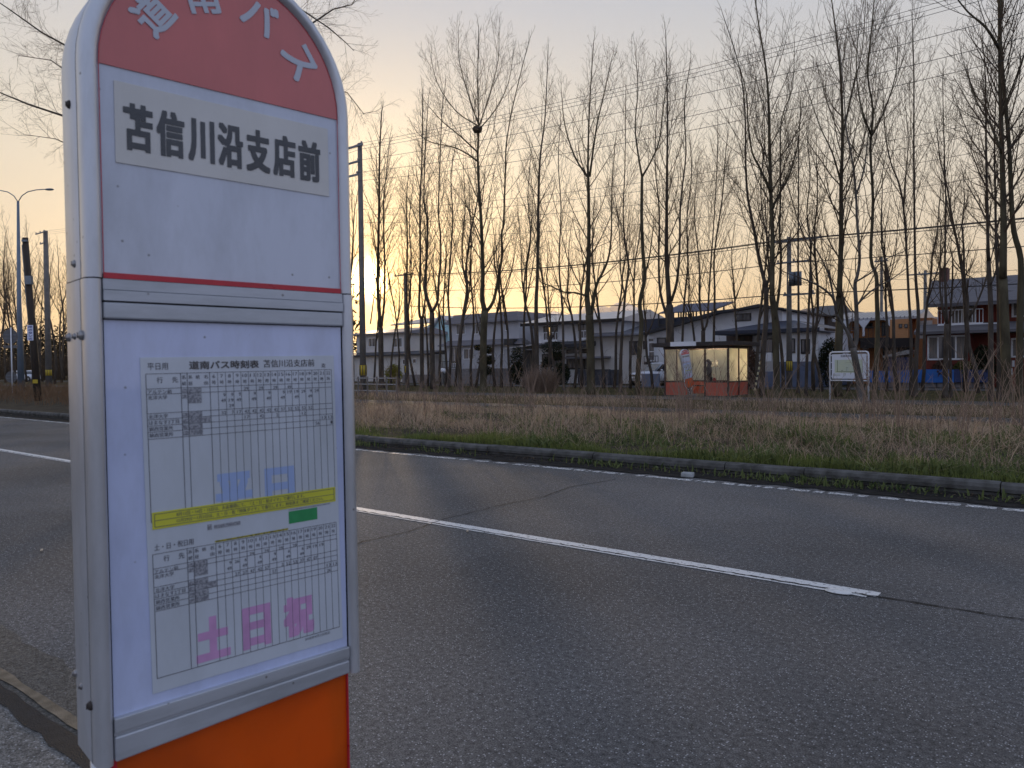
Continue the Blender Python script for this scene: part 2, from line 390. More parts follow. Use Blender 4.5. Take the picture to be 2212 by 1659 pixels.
glossy_dirty(M_alu, .28, 0, 9, (1, 1, .3)); glossy_dirty(M_alu2, .30, 0, 9, (.4, 1, 2)); glossy_dirty(M_org, .2, .3)
_t = M_org.node_tree; _b = _t.nodes['Principled BSDF']; _tl = _t.nodes.new('ShaderNodeBsdfTranslucent'); _tl.inputs[0].default_value = (.8, .14, .004, 1); _mx = _t.nodes.new('ShaderNodeMixShader'); _mx.inputs[0].default_value = .3
_t.links.new(_b.outputs[0], _mx.inputs[1]); _t.links.new(_tl.outputs[0], _mx.inputs[2]); _t.links.new(_mx.outputs[0], _t.nodes['Material Output'].inputs[0])
def arch(off, zc=1.86, zb=1.5465, n=28, half=.2):
    r = half + off; P = [(.2 - r, zb)]
    P += [(.2 - r * cos(pi * k / n), zc + r * sin(pi * k / n)) for k in range(n + 1)]
    P.append((.2 + r, zb)); return P
LEAN = Matrix(((1, 0, -.00096, 0), (0, 1, .00986, 0), (0, 0, 1, 0), (0, 0, 0, 1)))   # leans a hair away from upright
FULL = True
def flat(mb, tm, ox, oz, y, rot=0, c=(0, 0)):
    vs, fs, nb = tm; i = len(mb.v); ca, sa = cos(rot), sin(rot); y0 = y
    for k, (x, z) in enumerate(vs):
        y = y0 - (k // nb) * (.00003 if len(vs) < nb * 12 else .000006)
        X, Z = x + ox, z + oz
        X, Z = c[0] + (X - c[0]) * ca - (Z - c[1]) * sa, c[1] + (X - c[0]) * sa + (Z - c[1]) * ca
        mb.v.append((X, y, Z))
    mb.f += [tuple(k + i for k in f) for f in fs]; return mb
def fslab(name, x0, x1, z0, z1, y, m, par, t=.0015, rot=0, c=(0, 0)):
    mb = MB().box(x0, x1, y, y + t, z0, z1)
    if rot:
        ca, sa = cos(rot), sin(rot); mb.v = [(c[0] + (X - c[0]) * ca - (Z - c[1]) * sa, Y, c[1] + (X - c[0]) * sa + (Z - c[1]) * ca) for X, Y, Z in mb.v]
    return mb.build(name, m, par, M=LEAN)
def make_sign(name, label):
    T = thing(name, label, 'bus stop sign')
    MB().box(-.004, .404, .014, .116, .845, 1.86).box(-.019, -.0045, .012, .112, .815, 1.80).box(.4045, .419, .012, .112, .842, 1.80).build('core_box', M_seam, T, M=LEAN)
    # frame profile: (outward, depth)
    prof = [(0, .004), (.003, -.003), (.009, -.007), (.015, -.006), (.020, -.001), (.0230, .007), (.0236, .016), (.0236, .024), (.0222, .0255), (.0236, .027), (.0236, .107), (.021, .117), (.014, .123), (.005, .124), (0, .118)]
    def sweep(path_fn, pr):
        mb = MB(); rows = [path_fn(o) for o, _ in pr]; n = len(rows[0])
        for (o, w), row in zip(pr, rows): mb.v += [(x, w, z) for x, z in row]
        for a in range(len(pr) - 1):
            for b in range(n - 1): i = a * n + b; mb.f.append((i, i + n, i + n + 1, i + 1))
        return mb
    fr = sweep(lambda o: arch(o, zb=1.5385), prof).build('arched_frame', M_alu, T, True, LEAN)
    sw = MB(); rows = arch(.0238, zb=1.5385)
    for (a, b) in zip(rows, rows[1:]):
        sw.quad((a[0], .0240, a[1]), (b[0], .0240, b[1]), (b[0], .0262, b[1]), (a[0], .0262, a[1]))
    sw.build('seam', M_seam, fr, M=LEAN)
    for sx, nm in ((0, 0), (1, 0)):
        mb = MB(); X = (lambda o: -o) if sx == 0 else (lambda o: .4 + o)
        for o, w in prof:
            o2 = o + .0014
            mb.v += [(X(o2), w, .8354 if sx else .8120), (X(o2), w, 1.5365)]
        for a in range(len(prof) - 1):
            i = a * 2; mb.f.append((i, i + 1, i + 3, i + 2))
        k = MB(); sf = mb.build('side_frame', M_alu, T, True, LEAN)
        x = X(.0253); k.quad((x, .0242, .8354 if sx else .812), (x, .0262, .8354 if sx else .812), (x, .0262, 1.5365), (x, .0242, 1.5365)).build('seam', M_seam, sf, M=LEAN)
    # inner faces
    def plate(off, zb, zt, y, nm, m, par=T, t=.002):
        P = [p for p in arch(off, zb=zb)]; mb = MB(); n = len(P)
        mb.v = [(x, y, z) for x, z in P] + [(x, y + t, z) for x, z in P]
        mb.f = [tuple(range(n)), tuple(reversed(range(n, 2 * n)))] + [(k, n + k, n + (k + 1) % n, (k + 1) % n) for k in range(n)]
        return mb.build(nm, m, par, M=LEAN)
    plate(.0005, 1.545, 0, .004, 'white_panel', M_pan)
    red = plate(-.0008, 1.8565, 0, .002, 'red_panel', M_red)
    mb = MB()
    P, Q = arch(-.0005, zb=1.546), arch(-.0018, zb=1.546)
    for k in range(len(P) - 1): mb.quad((P[k][0], .0015, P[k][1]), (P[k + 1][0], .0015, P[k + 1][1]), (Q[k + 1][0], .0015, Q[k + 1][1]), (Q[k][0], .0015, Q[k][1]))
    mb.build('red_edging', M_line, T, M=LEAN)
    mb = MB()
    for ch, ang in (('道', 52.5), ('南', 17), ('バ', -21), ('ス', -57)):
        w = .058; tm = text_mesh(ch, w if ch != 'ス' else .056, .058, .028); a = radians(ang); cx, cz = .2 - .1515 * sin(a), 1.86 + .1515 * cos(a)
        flat(mb, tm, cx - w / 2, cz - .029, .0008, a, (cx, cz))
    mb.build('lettering', M_let, red, M=LEAN)
    np_ = fslab('name_plate', .0218, .3795, 1.7135, 1.8357, .0022, M_plate, T)
    mb = MB()
    for k, ch in enumerate('苫信川沿支店前'):
        tm = text_mesh(ch, .0425, .0715 if ch != '川' else .069, .03); flat(mb, tm, .0335 + k * .0478, 1.7350, .0014)
    mb.build('lettering', M_ink, np_, M=LEAN)
    fslab('red_line', .0006, .3994, 1.5385, 1.5470, .0012, M_line, T)
    # rails
    mb = MB().box(-.001, .401, -.001, .02, 1.5215, 1.5375).box(-.001, .401, .0008, .02, 1.5205, 1.5215).box(-.001, .401, -.003, .02, 1.5050, 1.5205)
    mb.build('top_rail', M_alu2, T, M=LEAN, bevel=.0008)
    MB().box(-.001, .401, -.0015, .02, 1.4780, 1.5030).build('top_rail', M_alu2, T, M=LEAN, bevel=.0025)
    MB().box(0, .4, .0025, .02, 1.5028, 1.5052).box(0, .4, .0025, .02, 1.4768, 1.4782).build('seam', M_seam, T, M=LEAN)
    tp = fslab('timetable_panel', .0005, .3995, .870, 1.4770, .006, M_tt, T)
    MB().prism([(-.001, .8585), (.399, .8665), (.399, .8862), (-.001, .8805)], -.004, .013).build('bottom_rail', M_alu2, T, M=LEAN, bevel=.0015)
    MB().prism([(-.001, .8540), (.399, .8625), (.399, .8668), (-.001, .8590)], -.001, .0128).build('bottom_rail_groove', M_alu2, T, M=LEAN)
    MB().prism([(-.001, .8155), (.399, .8375), (.399, .8620), (-.001, .8535)], -.004, .0132).build('bottom_rail', M_alu2, T, M=LEAN, bevel=.003)
    # lower orange panel with its own side tubes, narrowing into the foot
    P = [(.004, .836), (.396, .836), (.396, .56)] + [(.2 + .196 * cos(a * pi / 12), .56 - .13 * sin(a * pi / 12)) for a in range(1, 12)] + [(.004, .56)]
    MB().prism(P[::-1], .008, .011).build('lower_panel', M_org, T, M=LEAN)
    for sx in (-1, 1):
        pts = [(.2 + sx * .2075, .055, .842), (.2 + sx * .2075, .055, .56), (.2 + sx * .19, .055, .49), (.2 + sx * .14, .055, .42), (.2 + sx * .07, .055, .35), (.2 + sx * .045, .055, .22), (.2 + sx * .045, .055, .05)]
        MB().tube(pts, .0135, 10).build('lower_tube', M_alu, T, True, LEAN)
    MB().box(-.006, .004, .008, .0093, .45, .836).build('red_edging', M_line, T, M=LEAN); MB().box(.396, .3985, .003, .0093, .50, .836).build('red_edging', M_line, T, M=LEAN)
    MB().tube([(.2, .055, .0), (.2, .055, .10), (.2, .055, .12)], [.24, .23, .20], 24).build('base', M_kerb, T, M=LEAN)
    # bolts on the side
    for (x, y, z, r, m) in ((-.0236, .064, 1.8047, .0058, M_rust), (-.0236, .058, 1.5631, .0052, M_bolt), (-.0250, .095, 1.4531, .0062, M_bolt), (-.0250, .061, 1.4533, .0045, M_bolt), (-.0262, .020, 1.4535, .0066, M_bolt), (-.0250, .109, .9247, .0052, M_bolt), (-.0250, .077, .9134, .0046, M_bolt), (-.0262, .024, .9004, .0060, M_rust)):
        r *= 1.15; mb = MB().ball((x, y, z), r, 12, 8, (.75, 1, 1)); mb.box(x - .0006 - r * .75, x - r * .7, y - .0006, y + .0006, z - r * .6, z + r * .6)
        mb.build('bolt', m, T, True, LEAN)
    # the printed timetable sheet, hung very slightly askew
    rot, c = .0125, (.057, 1.395); Y = .0045
    sh = fslab('timetable_sheet', .0500, .3835, .8990, 1.4205, Y, M_sheet, T, rot=rot, c=c)
    g = MB()
    def hl(x0, x1, z, w=.0007): q = MB().box(x0, x1, Y - .0006, Y - .0003, z - w / 2, z + w / 2); i = len(g.v); g.v.extend(q.v); g.f.extend([tuple(k + i for k in f) for f in q.f])
    def vl(x, z0, z1, w=.0006): q = MB().box(x - w / 2, x + w / 2, Y - .0006, Y - .0003, z0, z1); i = len(g.v); g.v.extend(q.v); g.f.extend([tuple(k + i for k in f) for f in q.f])
    tx = MB(); tb = MB(); sm = MB()
    def put(mb, s, x, z, h, w=None, bold=0.0):
        tm = text_mesh(s, w, h, bold); flat(mb, tm, x, z, Y - .0008)
    x0, x1 = .0572, .3775; st = (x1 - .1555) / 17; cols = [.1555 + st * k for k in range(18)]
    def table(rows, zend, hdrz):
        for z in rows: hl(x0, x1, z)
        hl(x0, x1, zend, .0009)
        for x in [x0, .1095, .1195] + cols: vl(x, zend, rows[0], .0008 if x in (x0, .1095, .1195, .1555) else .00055)
        zt, zb = rows[0], rows[1]
        for k in range(17):
            s = str(6 + k); w = .0044 if len(s) == 1 else .0082
            put(tx, s, cols[k] + st / 2 - w / 2, zb + .0142, .0058, w, .01); put(tx, '時', cols[k] + st / 2 - .003, zb + .0038, .0064, .006, .012)
        put(tx, '行', .0730, zb + .0085, .0095, .0092, .01); put(tx, '先', .0960, zb + .0085, .0095, .0092, .01)
        for s, xx, zz in (('系', .1110, .0135), ('統', .1110, .0035), ('系', .1212, .0135), ('統', .1330, .0135), ('名', .1460, .0135), ('経', .1212, .0035), ('由', .1460, .0035)): put(tx, s, xx, zb + zz, .0065, .0065, .012)
        names = ['アルテン前', '北洋大学', '北洋大学', 'はまなす2丁目', '錦西営業所', '錦西営業所']
        for k, nm in enumerate(names):
            put(tx, nm, .0590, rows[k + 1] - .0082, .0066, .0072 * len(nm) if k != 3 else .0455, .014)
            w = .021 if k != 3 else .034
            a = rows[k + 1] - .0005; q = MB().box(.1105, .1185, Y - .0006, Y - .0003, a - .008, a - .0015).box(.1202, .1202 + w, Y - .0006, Y - .0003, a - (.016 if k == 1 else .0088), a - .0005)
            i = len(sm.v); sm.v.extend(q.v); sm.f.extend([tuple(kk + i for kk in f) for f in q.f])
    R1 = [1.3950, 1.3717, 1.3630, 1.3335, 1.3240, 1.3142, 1.3045, 1.2940]; table(R1, 1.165, 0)
    def cell(rows, r, sub, col, s, tri=False):
        z = rows[r] - .0082 - sub * .0092; w = .0037 if len(s) == 1 else .0078
        put(tx, s, cols[col - 6] + st - w - .0012, z, .0056, w, .012)
    for c_ in (10, 12, 14): cell(R1, 1, 0, c_, '29')
    cell(R1, 1, 0, 16, '49')
    for c_, l in {7: ('9', '49'), 8: ('9', '19', '29'), 9: ('9', '49'), 11: ('9', '49'), 13: ('9', '49'), 15: ('9', '49'), 16: ('19',), 17: ('19', '49'), 18: ('29',), 19: ('9', '49'), 20: ('29',)}.items():
        for k, s in enumerate(l): cell(R1, 2, k, c_, s)
    for c_, s in zip(range(7, 20), ('32', '7', '17', '42', '42', '42', '42', '42', '57', '52', '52', '52', '52')): cell(R1, 3, 0, c_, s)
    for c_, s in ((10, '17'), (12, '42'), (14, '2'), (18, '12')): cell(R1, 4, 0, c_, s)
    cell(R1, 5, 0, 21, '13'); cell(R1, 5, 0, 22, '13'); cell(R1, 6, 0, 20, '56'); cell(R1, 6, 0, 22, '1')
    R2 = [1.1150, 1.0925, 1.0845, 1.0635, 1.0545, 1.0450, 1.0355, 1.0260]; table(R2, .9215, 0)
    for c_ in (10, 12, 14, 16): cell(R2, 1, 0, c_, '29')
    for c_, l in {7: ('9', '49'), 8: ('26',), 9: ('6', '49'), 11: ('6', '49'), 13: ('9', '49'), 15: ('6', '49'), 17: ('6', '49'), 18: ('29',), 19: ('19',), 20: ('19',)}.items():
        for k, s in enumerate(l): cell(R2, 2, k, c_, s)
    for c_, s in zip((8, 9, 10, 11, 12, 14, 15, 16, 17, 18, 19), ('27', '27', '47', '42', '57', '2', '52', '52', '37', '47', '07')): cell(R2, 3, 0, c_, s)
    cell(R2, 4, 0, 13, '57'); cell(R2, 5, 0, 21, '13'); cell(R2, 5, 0, 22, '13'); cell(R2, 6, 0, 21, '26')
    put(tx, '平日用', .0600, 1.4010, .0105, .0305, .006); put(tb, '道南バス時刻表', .1232, 1.4005, .0135, .1165, .022)
    put(tb, '苫信川沿支店前', .2480, 1.4010, .0135, .0960, .016); put(tx, '南', .3580, 1.3985, .0080, .0075, .005)
    put(tx, '土・日・祝日用', .0600, 1.1200, .0100, .0600, .006)
    put(tx, '2022年4月1日改正', .3080, .9140, .0048, .0500, .01)
    RT = Matrix.Translation((c[0], 0, c[1])) @ Matrix.Rotation(-rot, 4, 'Y') @ Matrix.Translation((-c[0], 0, -c[1]))
    MM = LEAN @ RT
    g.build('table_lines', M_ink2, sh, M=MM); tx.build('small_print', M_ink2, sh, M=MM); tb.build('heading', M_ink, sh, M=MM); sm.build('smudged_print', M_smud, sh, M=MM)
    def slab2(nm, a, b, z0, z1, m, dy=.0004): return MB().box(a, b, Y - dy, Y - .0001, z0, z1).build(nm, m, sh, M=MM)
    yn = slab2('yellow_notice', .0585, .3775, 1.1535, 1.1800, M_yel, .0009)
    g2 = MB(); 
    for z in (1.1570, 1.1670, 1.1770): g2.box(.0620, .3745, Y - .0013, Y - .0010, z - .0004, z + .0004)
    for x in (.0620, .3745): g2.box(x - .0004, x + .0004, Y - .0013, Y - .0010, 1.157, 1.177)
    for s, a, b, z in (('8月13日・14日・15日は、お盆期間にて、「土・日・祝ダイヤ」で運行します。', .095, .315, 1.1690), ('12月29日～1月3日は、土・日・祝「特殊ダイヤ」で運行します。時刻表をご確認ください。', .095, .352, 1.1590)):
        tm = text_mesh(s, b - a, .0065, .01); flat(g2, tm, a, z, Y - .0014)
    g2.build('notice_text', M_ink2, yn, M=MM)
    slab2('green_box', .2850, .3400, 1.1265, 1.1480, M_grn)
    q = MB().box(.285, .366, Y - .0006, Y - .0003, 1.1500, 1.1515); q.box(.143, .150, Y - .0006, Y - .0003, 1.139, 1.148); q.box(.154, .198, Y - .0006, Y - .0003, 1.1395, 1.1455); q.build('smudged_print', M_smud, sh, M=MM)
    slab2('yellow_strip', .1545, .2830, 1.1165, 1.1195, mat('yellow_strip', (.42, .37, .02), .5, col2=(.12, .11, .02), scale=300, thr=(.4, .6)))
    mk = MB()
    for s, xx in (('平', .1585), ('日', .2430)):
        tm = text_mesh(s, .062 if s == '平' else .055, .072, .05); flat(mk, tm, xx, 1.1560, Y - .00025)
    mk.build('weekday_mark', M_blue, sh, M=MM)
    mk = MB()
    for s, xx, w in (('土', .1180, .056), ('日', .1955, .050), ('祝', .2690, .058)):
        tm = text_mesh(s, w, .071, .055); flat(mk, tm, xx, .9265, Y - .00025)
    mk.build('holiday_mark', M_pink, sh, M=MM)
    return T
near = make_sign('bus_stop_sign', 'large arched bus stop sign with red top, timetable and orange lower panel, in the foreground')
# local x axis = along the face, local y = into the sign
O = Vector((-1.16628, .50655, 0)); near.location = O; near.rotation_euler = (0, 0, atan2(.98970, .14317))
far = copy_tree(near)
tag(far, 'distant arched bus stop sign leaning in front of the red and glass shelter', 'bus stop sign')
far.location = base_at(1486, 30.1); far.rotation_euler = (radians(0), radians(-9.5), atan2(.98970, .14317) - radians(20))
for o in COL.objects:
    if o.parent == far and o.name.startswith('lower_panel'): pass

# ---------------------------------------------------------------- bus shelter
M_brown = mat('brown_paint', (.055, .032, .024), .6, var=.3, scale=6)
M_dkbr = mat('roof_brown', (.030, .022, .020), .7, var=.3, scale=3)
M_redp = mat('shelter_red', (.58, .11, .055), .6, col2=(.40, .09, .055), scale=2.5, bump=.2)
M_wht = mat('white_paint', (.72, .73, .76), .5, var=.06)
def frosted(name, col, mixd=.06):
    m = bpy.data.materials.new(name); m.use_nodes = True; t = m.node_tree; n = t.nodes; l = t.links; n.clear()
    o = n.new('ShaderNodeOutputMaterial'); tr = n.new('ShaderNodeBsdfTranslucent'); df = n.new('ShaderNodeBsdfDiffuse'); mx = n.new('ShaderNodeMixShader'); tp = n.new('ShaderNodeBsdfTransparent'); m2 = n.new('ShaderNodeMixShader')
    tc = n.new('ShaderNodeTexCoord'); no = n.new('ShaderNodeTexNoise'); no.inputs['Scale'].default_value = 1.6; no.inputs['Detail'].default_value = 4; l.new(tc.outputs['Object'], no.inputs[0])
    r = n.new('ShaderNodeValToRGB'); e = r.color_ramp.elements; e[0].position = .3; e[0].color = (*[c * .72 for c in col], 1); e[1].position = .65; e[1].color = (*col, 1); l.new(no.outputs[0], r.inputs[0])
    l.new(r.outputs[0], tr.inputs[0]); l.new(r.outputs[0], df.inputs[0]); mx.inputs[0].default_value = mixd; l.new(tr.outputs[0], mx.inputs[1]); l.new(df.outputs[0], mx.inputs[2])
    m2.inputs[0].default_value = .05; l.new(mx.outputs[0], m2.inputs[1]); l.new(tp.outputs[0], m2.inputs[2]); l.new(m2.outputs[0], o.inputs[0]); return m
M_frost = frosted('frosted_glass', (.96, .93, .80))
def clear_glass(name, tint=(.9, .92, .9), refl=.12):
    m = bpy.data.materials.new(name); m.use_nodes = True; t = m.node_tree; n = t.nodes; l = t.links; n.clear()
    o = n.new('ShaderNodeOutputMaterial'); tp = n.new('ShaderNodeBsdfTransparent'); gl = n.new('ShaderNodeBsdfGlossy'); mx = n.new('ShaderNodeMixShader'); tp.inputs[0].default_value = (*tint, 1); gl.inputs['Roughness'].default_value = .05
    mx.inputs[0].default_value = refl; l.new(tp.outputs[0], mx.inputs[1]); l.new(gl.outputs[0], mx.inputs[2]); l.new(mx.outputs[0], o.inputs[0]); return m
M_clear = clear_glass('clear_glass', (.97, .97, .95), .03)
SX0, SX1, SY0, SY1 = -16.75, -13.62, 32.2, 34.5
sh = thing('bus_shelter', 'bus shelter with brown roof, glowing frosted panes and red lower panels', 'bus shelter', (0, 0, 0))
ZS, ZG0, ZG1, ZR = .02, .68, 2.14, 2.24
MB().box(SX0 - .1, SX1 + .1, SY0 - .1, SY1 + .1, 0, .02).build('floor_slab', M_kerb, sh)
posts = [(SX0, SY0), (SX0 + 1.16, SY0), (SX0 + 1.98, SY0), (SX1 - .07, SY0), (SX1 - .07, (SY0 + SY1) / 2), (SX1 - .07, SY1 - .07), (SX0, SY1 - .07), (SX0, (SY0 + SY1) / 2)]
for x, y in posts: MB().box(x, x + .08, y, y + .08, ZS, ZR).build('post', M_brown, sh)
MB().box(SX0 - .42, SX1 + .42, SY0 - .40, SY1 + .35, 2.26, 2.44).build('roof', M_dkbr, sh, bevel=.01)
MB().box(SX0 - .02, SX1 + .02, SY0 - .03, SY0 + .06, 2.14, 2.26).box(SX0 - .02, SX1 + .02, SY1 - .06, SY1 + .03, 2.14, 2.26).box(SX0 - .02, SX0 + .06, SY0 + .06, SY1 - .06, 2.14, 2.26).box(SX1 - .06, SX1 + .02, SY0 + .06, SY1 - .06, 2.14, 2.26).build('roof_beam', M_brown, sh)
MB().box(SX0 + .08, SX1 - .08, SY0 + .08, SY1 - .08, 2.245, 2.258).build('ceiling', mat('ceiling_brown', (.14, .12, .10), .8), sh)
MB().box(SX0 + .55, SX0 + 1.80, SY0 - .44, SY0 - .402, 2.27, 2.47).build('name_board', M_wht, sh)
def bay(x0, x1, y0, y1, gm, low=True):
    if x1 - x0 > y1 - y0:
        y0, y1 = y0 + .03, y0 + .042; g = MB().box(x0, x1, y0, y1, ZG0, ZG1); lo = MB().box(x0, x1, y0 - .01, y1 + .01, .04, ZG0 - .06); ra = MB().box(x0, x1, y0 - .02, y1 + .025, ZG0 - .06, ZG0)
    else:
        x0, x1 = x0 + .03, x0 + .042; g = MB().box(x0, x1, y0, y1, ZG0, ZG1); lo = MB().box(x0 - .01, x1 + .01, y0, y1, .04, ZG0 - .06); ra = MB().box(x0 - .025, x1 + .02, y0, y1, ZG0 - .06, ZG0)
    g.build('pane', gm, sh)
    if low: lo.build('lower_panel', M_redp, sh)
    ra.build('rail', M_brown, sh)
bay(SX0 + .08, SX0 + 1.16, SY0, SY0 + .08, M_clear); bay(SX0 + 2.06, SX1 - .07, SY0, SY0 + .08, M_clear)
ym = (SY0 + SY1) / 2
bay(SX1 - .07, SX1 + .01, SY0 + .08, ym, M_frost); bay(SX1 - .07, SX1 + .01, ym + .08, SY1 - .07, M_frost)
bay(SX0, SX0 + .08, SY0 + .08, ym, M_frost); bay(SX0, SX0 + .08, ym + .08, SY1 - .07, M_frost)
bay(SX0 + .08, SX1 - .07, SY1 - .07, SY1 + .01, M_frost)
MB().tube([(SX0 + .5, SY1 - .5, 2.215), (SX1 - .5, SY1 - .5, 2.215)], .018, 8).build('added_glow_tube', mat('added_glow_tube', (.9, .8, .6), .5, var=0, emit=((1, .82, .56), 165)), sh)  # emissive tube added out of view behind the beams to make the panes glow
# bench and notices inside
bn = thing('bench', 'dark low bench inside the bus shelter', 'bench'); MB().box(SX0 + .2, SX1 - .5, SY1 - .55, SY1 - .18, .40, .45).build('seat', M_dkbr, bn)
for x in (SX0 + .35, SX1 - .75): MB().box(x, x + .06, SY1 - .5, SY1 - .22, .02, .40).build('leg', M_dkbr, bn)
M_poster = mat('poster_print', (.28, .26, .22), .6, col2=(.12, .12, .12), scale=12, thr=(.45, .55))
for nm, lab, cf, r, m in (('poster', 'small framed grey poster beside the head of the waiting person', c6, (1212, 992, 1248, 1052), M_poster), ('poster', 'small pale paper taped in the right pane of the shelter', c6, (1186, 1003, 1206, 1048), M_poster), ('notice_board', 'pale green board behind the left pane of the shelter', c6, (812, 1045, 900, 1128), mat('pale_green', (.42, .50, .42), .6))):
    a, b, z0, z1 = rect(cf, *r, SY1 - .12); f = MB().box(a, b, SY1 - .112, SY1 - .10, z0, z1); o = f.build(nm, m); tag(o, lab, nm.replace('_', ' '))
# person: one skinned body
def skinned(name, m, pts, edges, root=0, sub=2, parent=None):
    me = bpy.data.meshes.new(name); me.from_pydata([p[:3] for p in pts], edges, []); o = bpy.data.objects.new(name, me); COL.objects.link(o)
    import bmesh
    bm = bmesh.new(); bm.from_mesh(me); ly = bm.verts.layers.skin.verify(); bm.verts.ensure_lookup_table()
    for v, p in zip(bm.verts, pts): v[ly].radius = (p[3], p[4] if len(p) > 4 else p[3])
    bm.verts[root][ly].use_root = True; bm.to_mesh(me); bm.free()
    me.materials.append(m); o.modifiers.new('skin', 'SKIN').use_smooth_shade = True; s = o.modifiers.new('sub', 'SUBSURF'); s.levels = sub; s.render_levels = sub
    if parent is not None: o.parent = parent
    return o
M_coat = mat('dark_coat', (.012, .012, .016), .8, var=.3, scale=8); M_skin = mat('skin', (.36, .20, .14), .55, var=.05); M_hair = mat('dark_hair', (.012, .009, .008), .5, var=.3, scale=40)
pq = on_p(1532, 800, 33.25); pz = .02
person = thing('person', 'person in dark coat and white face mask waiting inside the bus shelter', 'person', (pq.x, 33.25, pz), atan2(FH.y, FH.x) - pi / 2)
# local: x to picture right, y away; she faces picture-left and a little towards us
P = [(0, 0, .88, .13, .11), (0, 0, 1.05, .12, .10), (-.01, 0, 1.22, .15, .115), (-.01, 0, 1.33, .13, .10), (-.03, 0, 1.40, .055), (-.045, 0, 1.46, .05),
     (.0, -.07, .80, .10), (-.02, -.09, .46, .065), (0, -.09, .10, .045), (-.14, -.10, .035, .035), (.0, .08, .80, .10), (.03, .09, .46, .065), (.06, .09, .10, .045), (-.07, .10, .035, .035),
     (-.0, -.17, 1.31, .062), (.03, -.22, 1.07, .05), (-.12, -.18, .90, .038), (0, .17, 1.31, .062), (.04, .20, 1.06, .05), (-.06, .17, .84, .038),
     (-.05, 0, 1.53, .075, .082), (-.055, 0, 1.585, .07, .078)]
E = [(0, 1), (1, 2), (2, 3), (3, 4), (4, 5), (0, 6), (6, 7), (7, 8), (8, 9), (0, 10), (10, 11), (11, 12), (12, 13), (3, 14), (14, 15), (15, 16), (3, 17), (17, 18), (18, 19), (5, 20), (20, 21)]
body = skinned('body', M_coat, P, E, 0, 2, person)
def hand(cx, cy, cz):
    pts = [(cx, cy, cz, .020, .030), (cx - .05, cy, cz - .03, .016, .032)]; ed = [(0, 1)]
    for k, (dy, L) in enumerate(((-.028, .055), (-.010, .065), (.010, .062), (.027, .048))):
        i = len(pts); pts += [(cx - .062, cy + dy, cz - .038, .009), (cx - .062 - L * .5, cy + dy, cz - .055, .008), (cx - .062 - L * .7, cy + dy, cz - .055 - L * .45, .007)]; ed += [(1, i), (i, i + 1), (i + 1, i + 2)]
    i = len(pts); pts += [(cx - .025, cy - .035, cz - .02, .009), (cx - .06, cy - .048, cz - .022, .008)]; ed += [(0, i), (i, i + 1)]
    return pts, ed
for c_ in ((-.145, -.175, .885), (-.085, .165, .825)):
    p_, e_ = hand(*c_); skinned('hand', M_skin, p_, e_, 0, 1, person)
MB().ball((-.062, 0, 1.535), .088, 14, 10, (1.0, .86, 1.12)).build('face', M_skin, person, True)
hm = MB().ball((-.035, 0, 1.56), .103, 14, 10, (1.0, .95, 1.05)); hm.tube([(.03, 0, 1.56), (.05, 0, 1.46), (.045, 0, 1.36)], [.085, .075, .045], 10); hm.build('hair', M_hair, person, True)
MB().ball((-.118, -.005, 1.50), .055, 12, 8, (.75, 1.05, 1.0)).build('face_mask', M_wht, person, True)
eye = MB(); 
for dy in (-.034, .03): eye.ball((-.143, dy, 1.553), .011, 8, 6)
eye.build('eyes', M_ink, person, True)
MB().prismx([(-.19, .30), (-.21, .83), (-.04, .83), (-.02, .30)], -.02, .10).build('coat_skirt', M_coat, person)
pb = thing('shopping_bag', 'reddish bag hanging from the hand of the person in the shelter', 'bag', (pq.x, 33.25, pz), person.rotation_euler.z)
mb = MB(); mb.v = [(.05, -.30, .50), (.30, -.30, .50), (.30, -.18, .50), (.05, -.18, .50), (.12, -.27, .80), (.22, -.27, .80), (.22, -.22, .80), (.12, -.22, .80)]
mb.f = [(3, 2, 1, 0), (4, 5, 6, 7), (0, 1, 5, 4), (1, 2, 6, 5), (2, 3, 7, 6), (3, 0, 4, 7)]; mb.build('sack', mat('red_bag', (.35, .07, .07), .6, var=.2), pb, bevel=.015)
MB().tube([(.14, -.245, .80), (.15, -.24, .93), (.10, -.22, .98), (.19, -.24, .93), (.20, -.245, .80)], .006, 6).build('handle', M_redp, pb)

# ---------------------------------------------------------------- map board by the path
mbq0, mbq1 = base_at(1793, 31.1), base_at(1876, 31.1 - .35)
L = (mbq1 - mbq0).length; ang = atan2(mbq1.y - mbq0.y, mbq1.x - mbq0.x)
mp = thing('map_board', 'white framed street map board on two posts beside the pale tree', 'map board', mbq0, ang)
def zz(y): return on_p(1835, y, 30.9).z
zt, zb_ = zz(760), zz(822)
MB().tube([(0, 0, 0), (0, 0, zt - .1), (.03, 0, zt - .03), (.1, 0, zt), (L - .1, 0, zt), (L - .03, 0, zt - .03), (L, 0, zt - .1), (L, 0, 0)], .033, 10).tube([(0, 0, zb_), (L, 0, zb_)], .028, 8).build('tube_frame', M_wht, mp, True)
bd = MB().box(.08, L - .08, -.01, .01, zb_ + .07, zt - .08).build('board', mat('board_white', (.66, .68, .74), .5, var=.04), mp)
br = MB()
for k in range(4):
    z = zb_ + .15 + k * (zt - zb_ - .3) / 3; br.box(.03, .08, -.006, .006, z, z + .03).box(L - .08, L - .03, -.006, .006, z, z + .03)
br.build('bracket', M_wht, mp)
MB().box(.2, L - .22, -.0125, -.0105, zb_ + .30, zt - .30).build('map_area', mat('map_yellow', (.56, .60, .42), .5, col2=(.50, .55, .46), scale=5), bd)
q = MB(); H0 = zb_; rg = random.Random(4)
q.box(.30, .325, -.0150, -.0130, H0 + .33, H0 + .78).box(.27, L - .3, -.0150, -.0130, H0 + .33, H0 + .352).box(.62, L - .45, -.0150, -.0130, zt - .42, zt - .412)
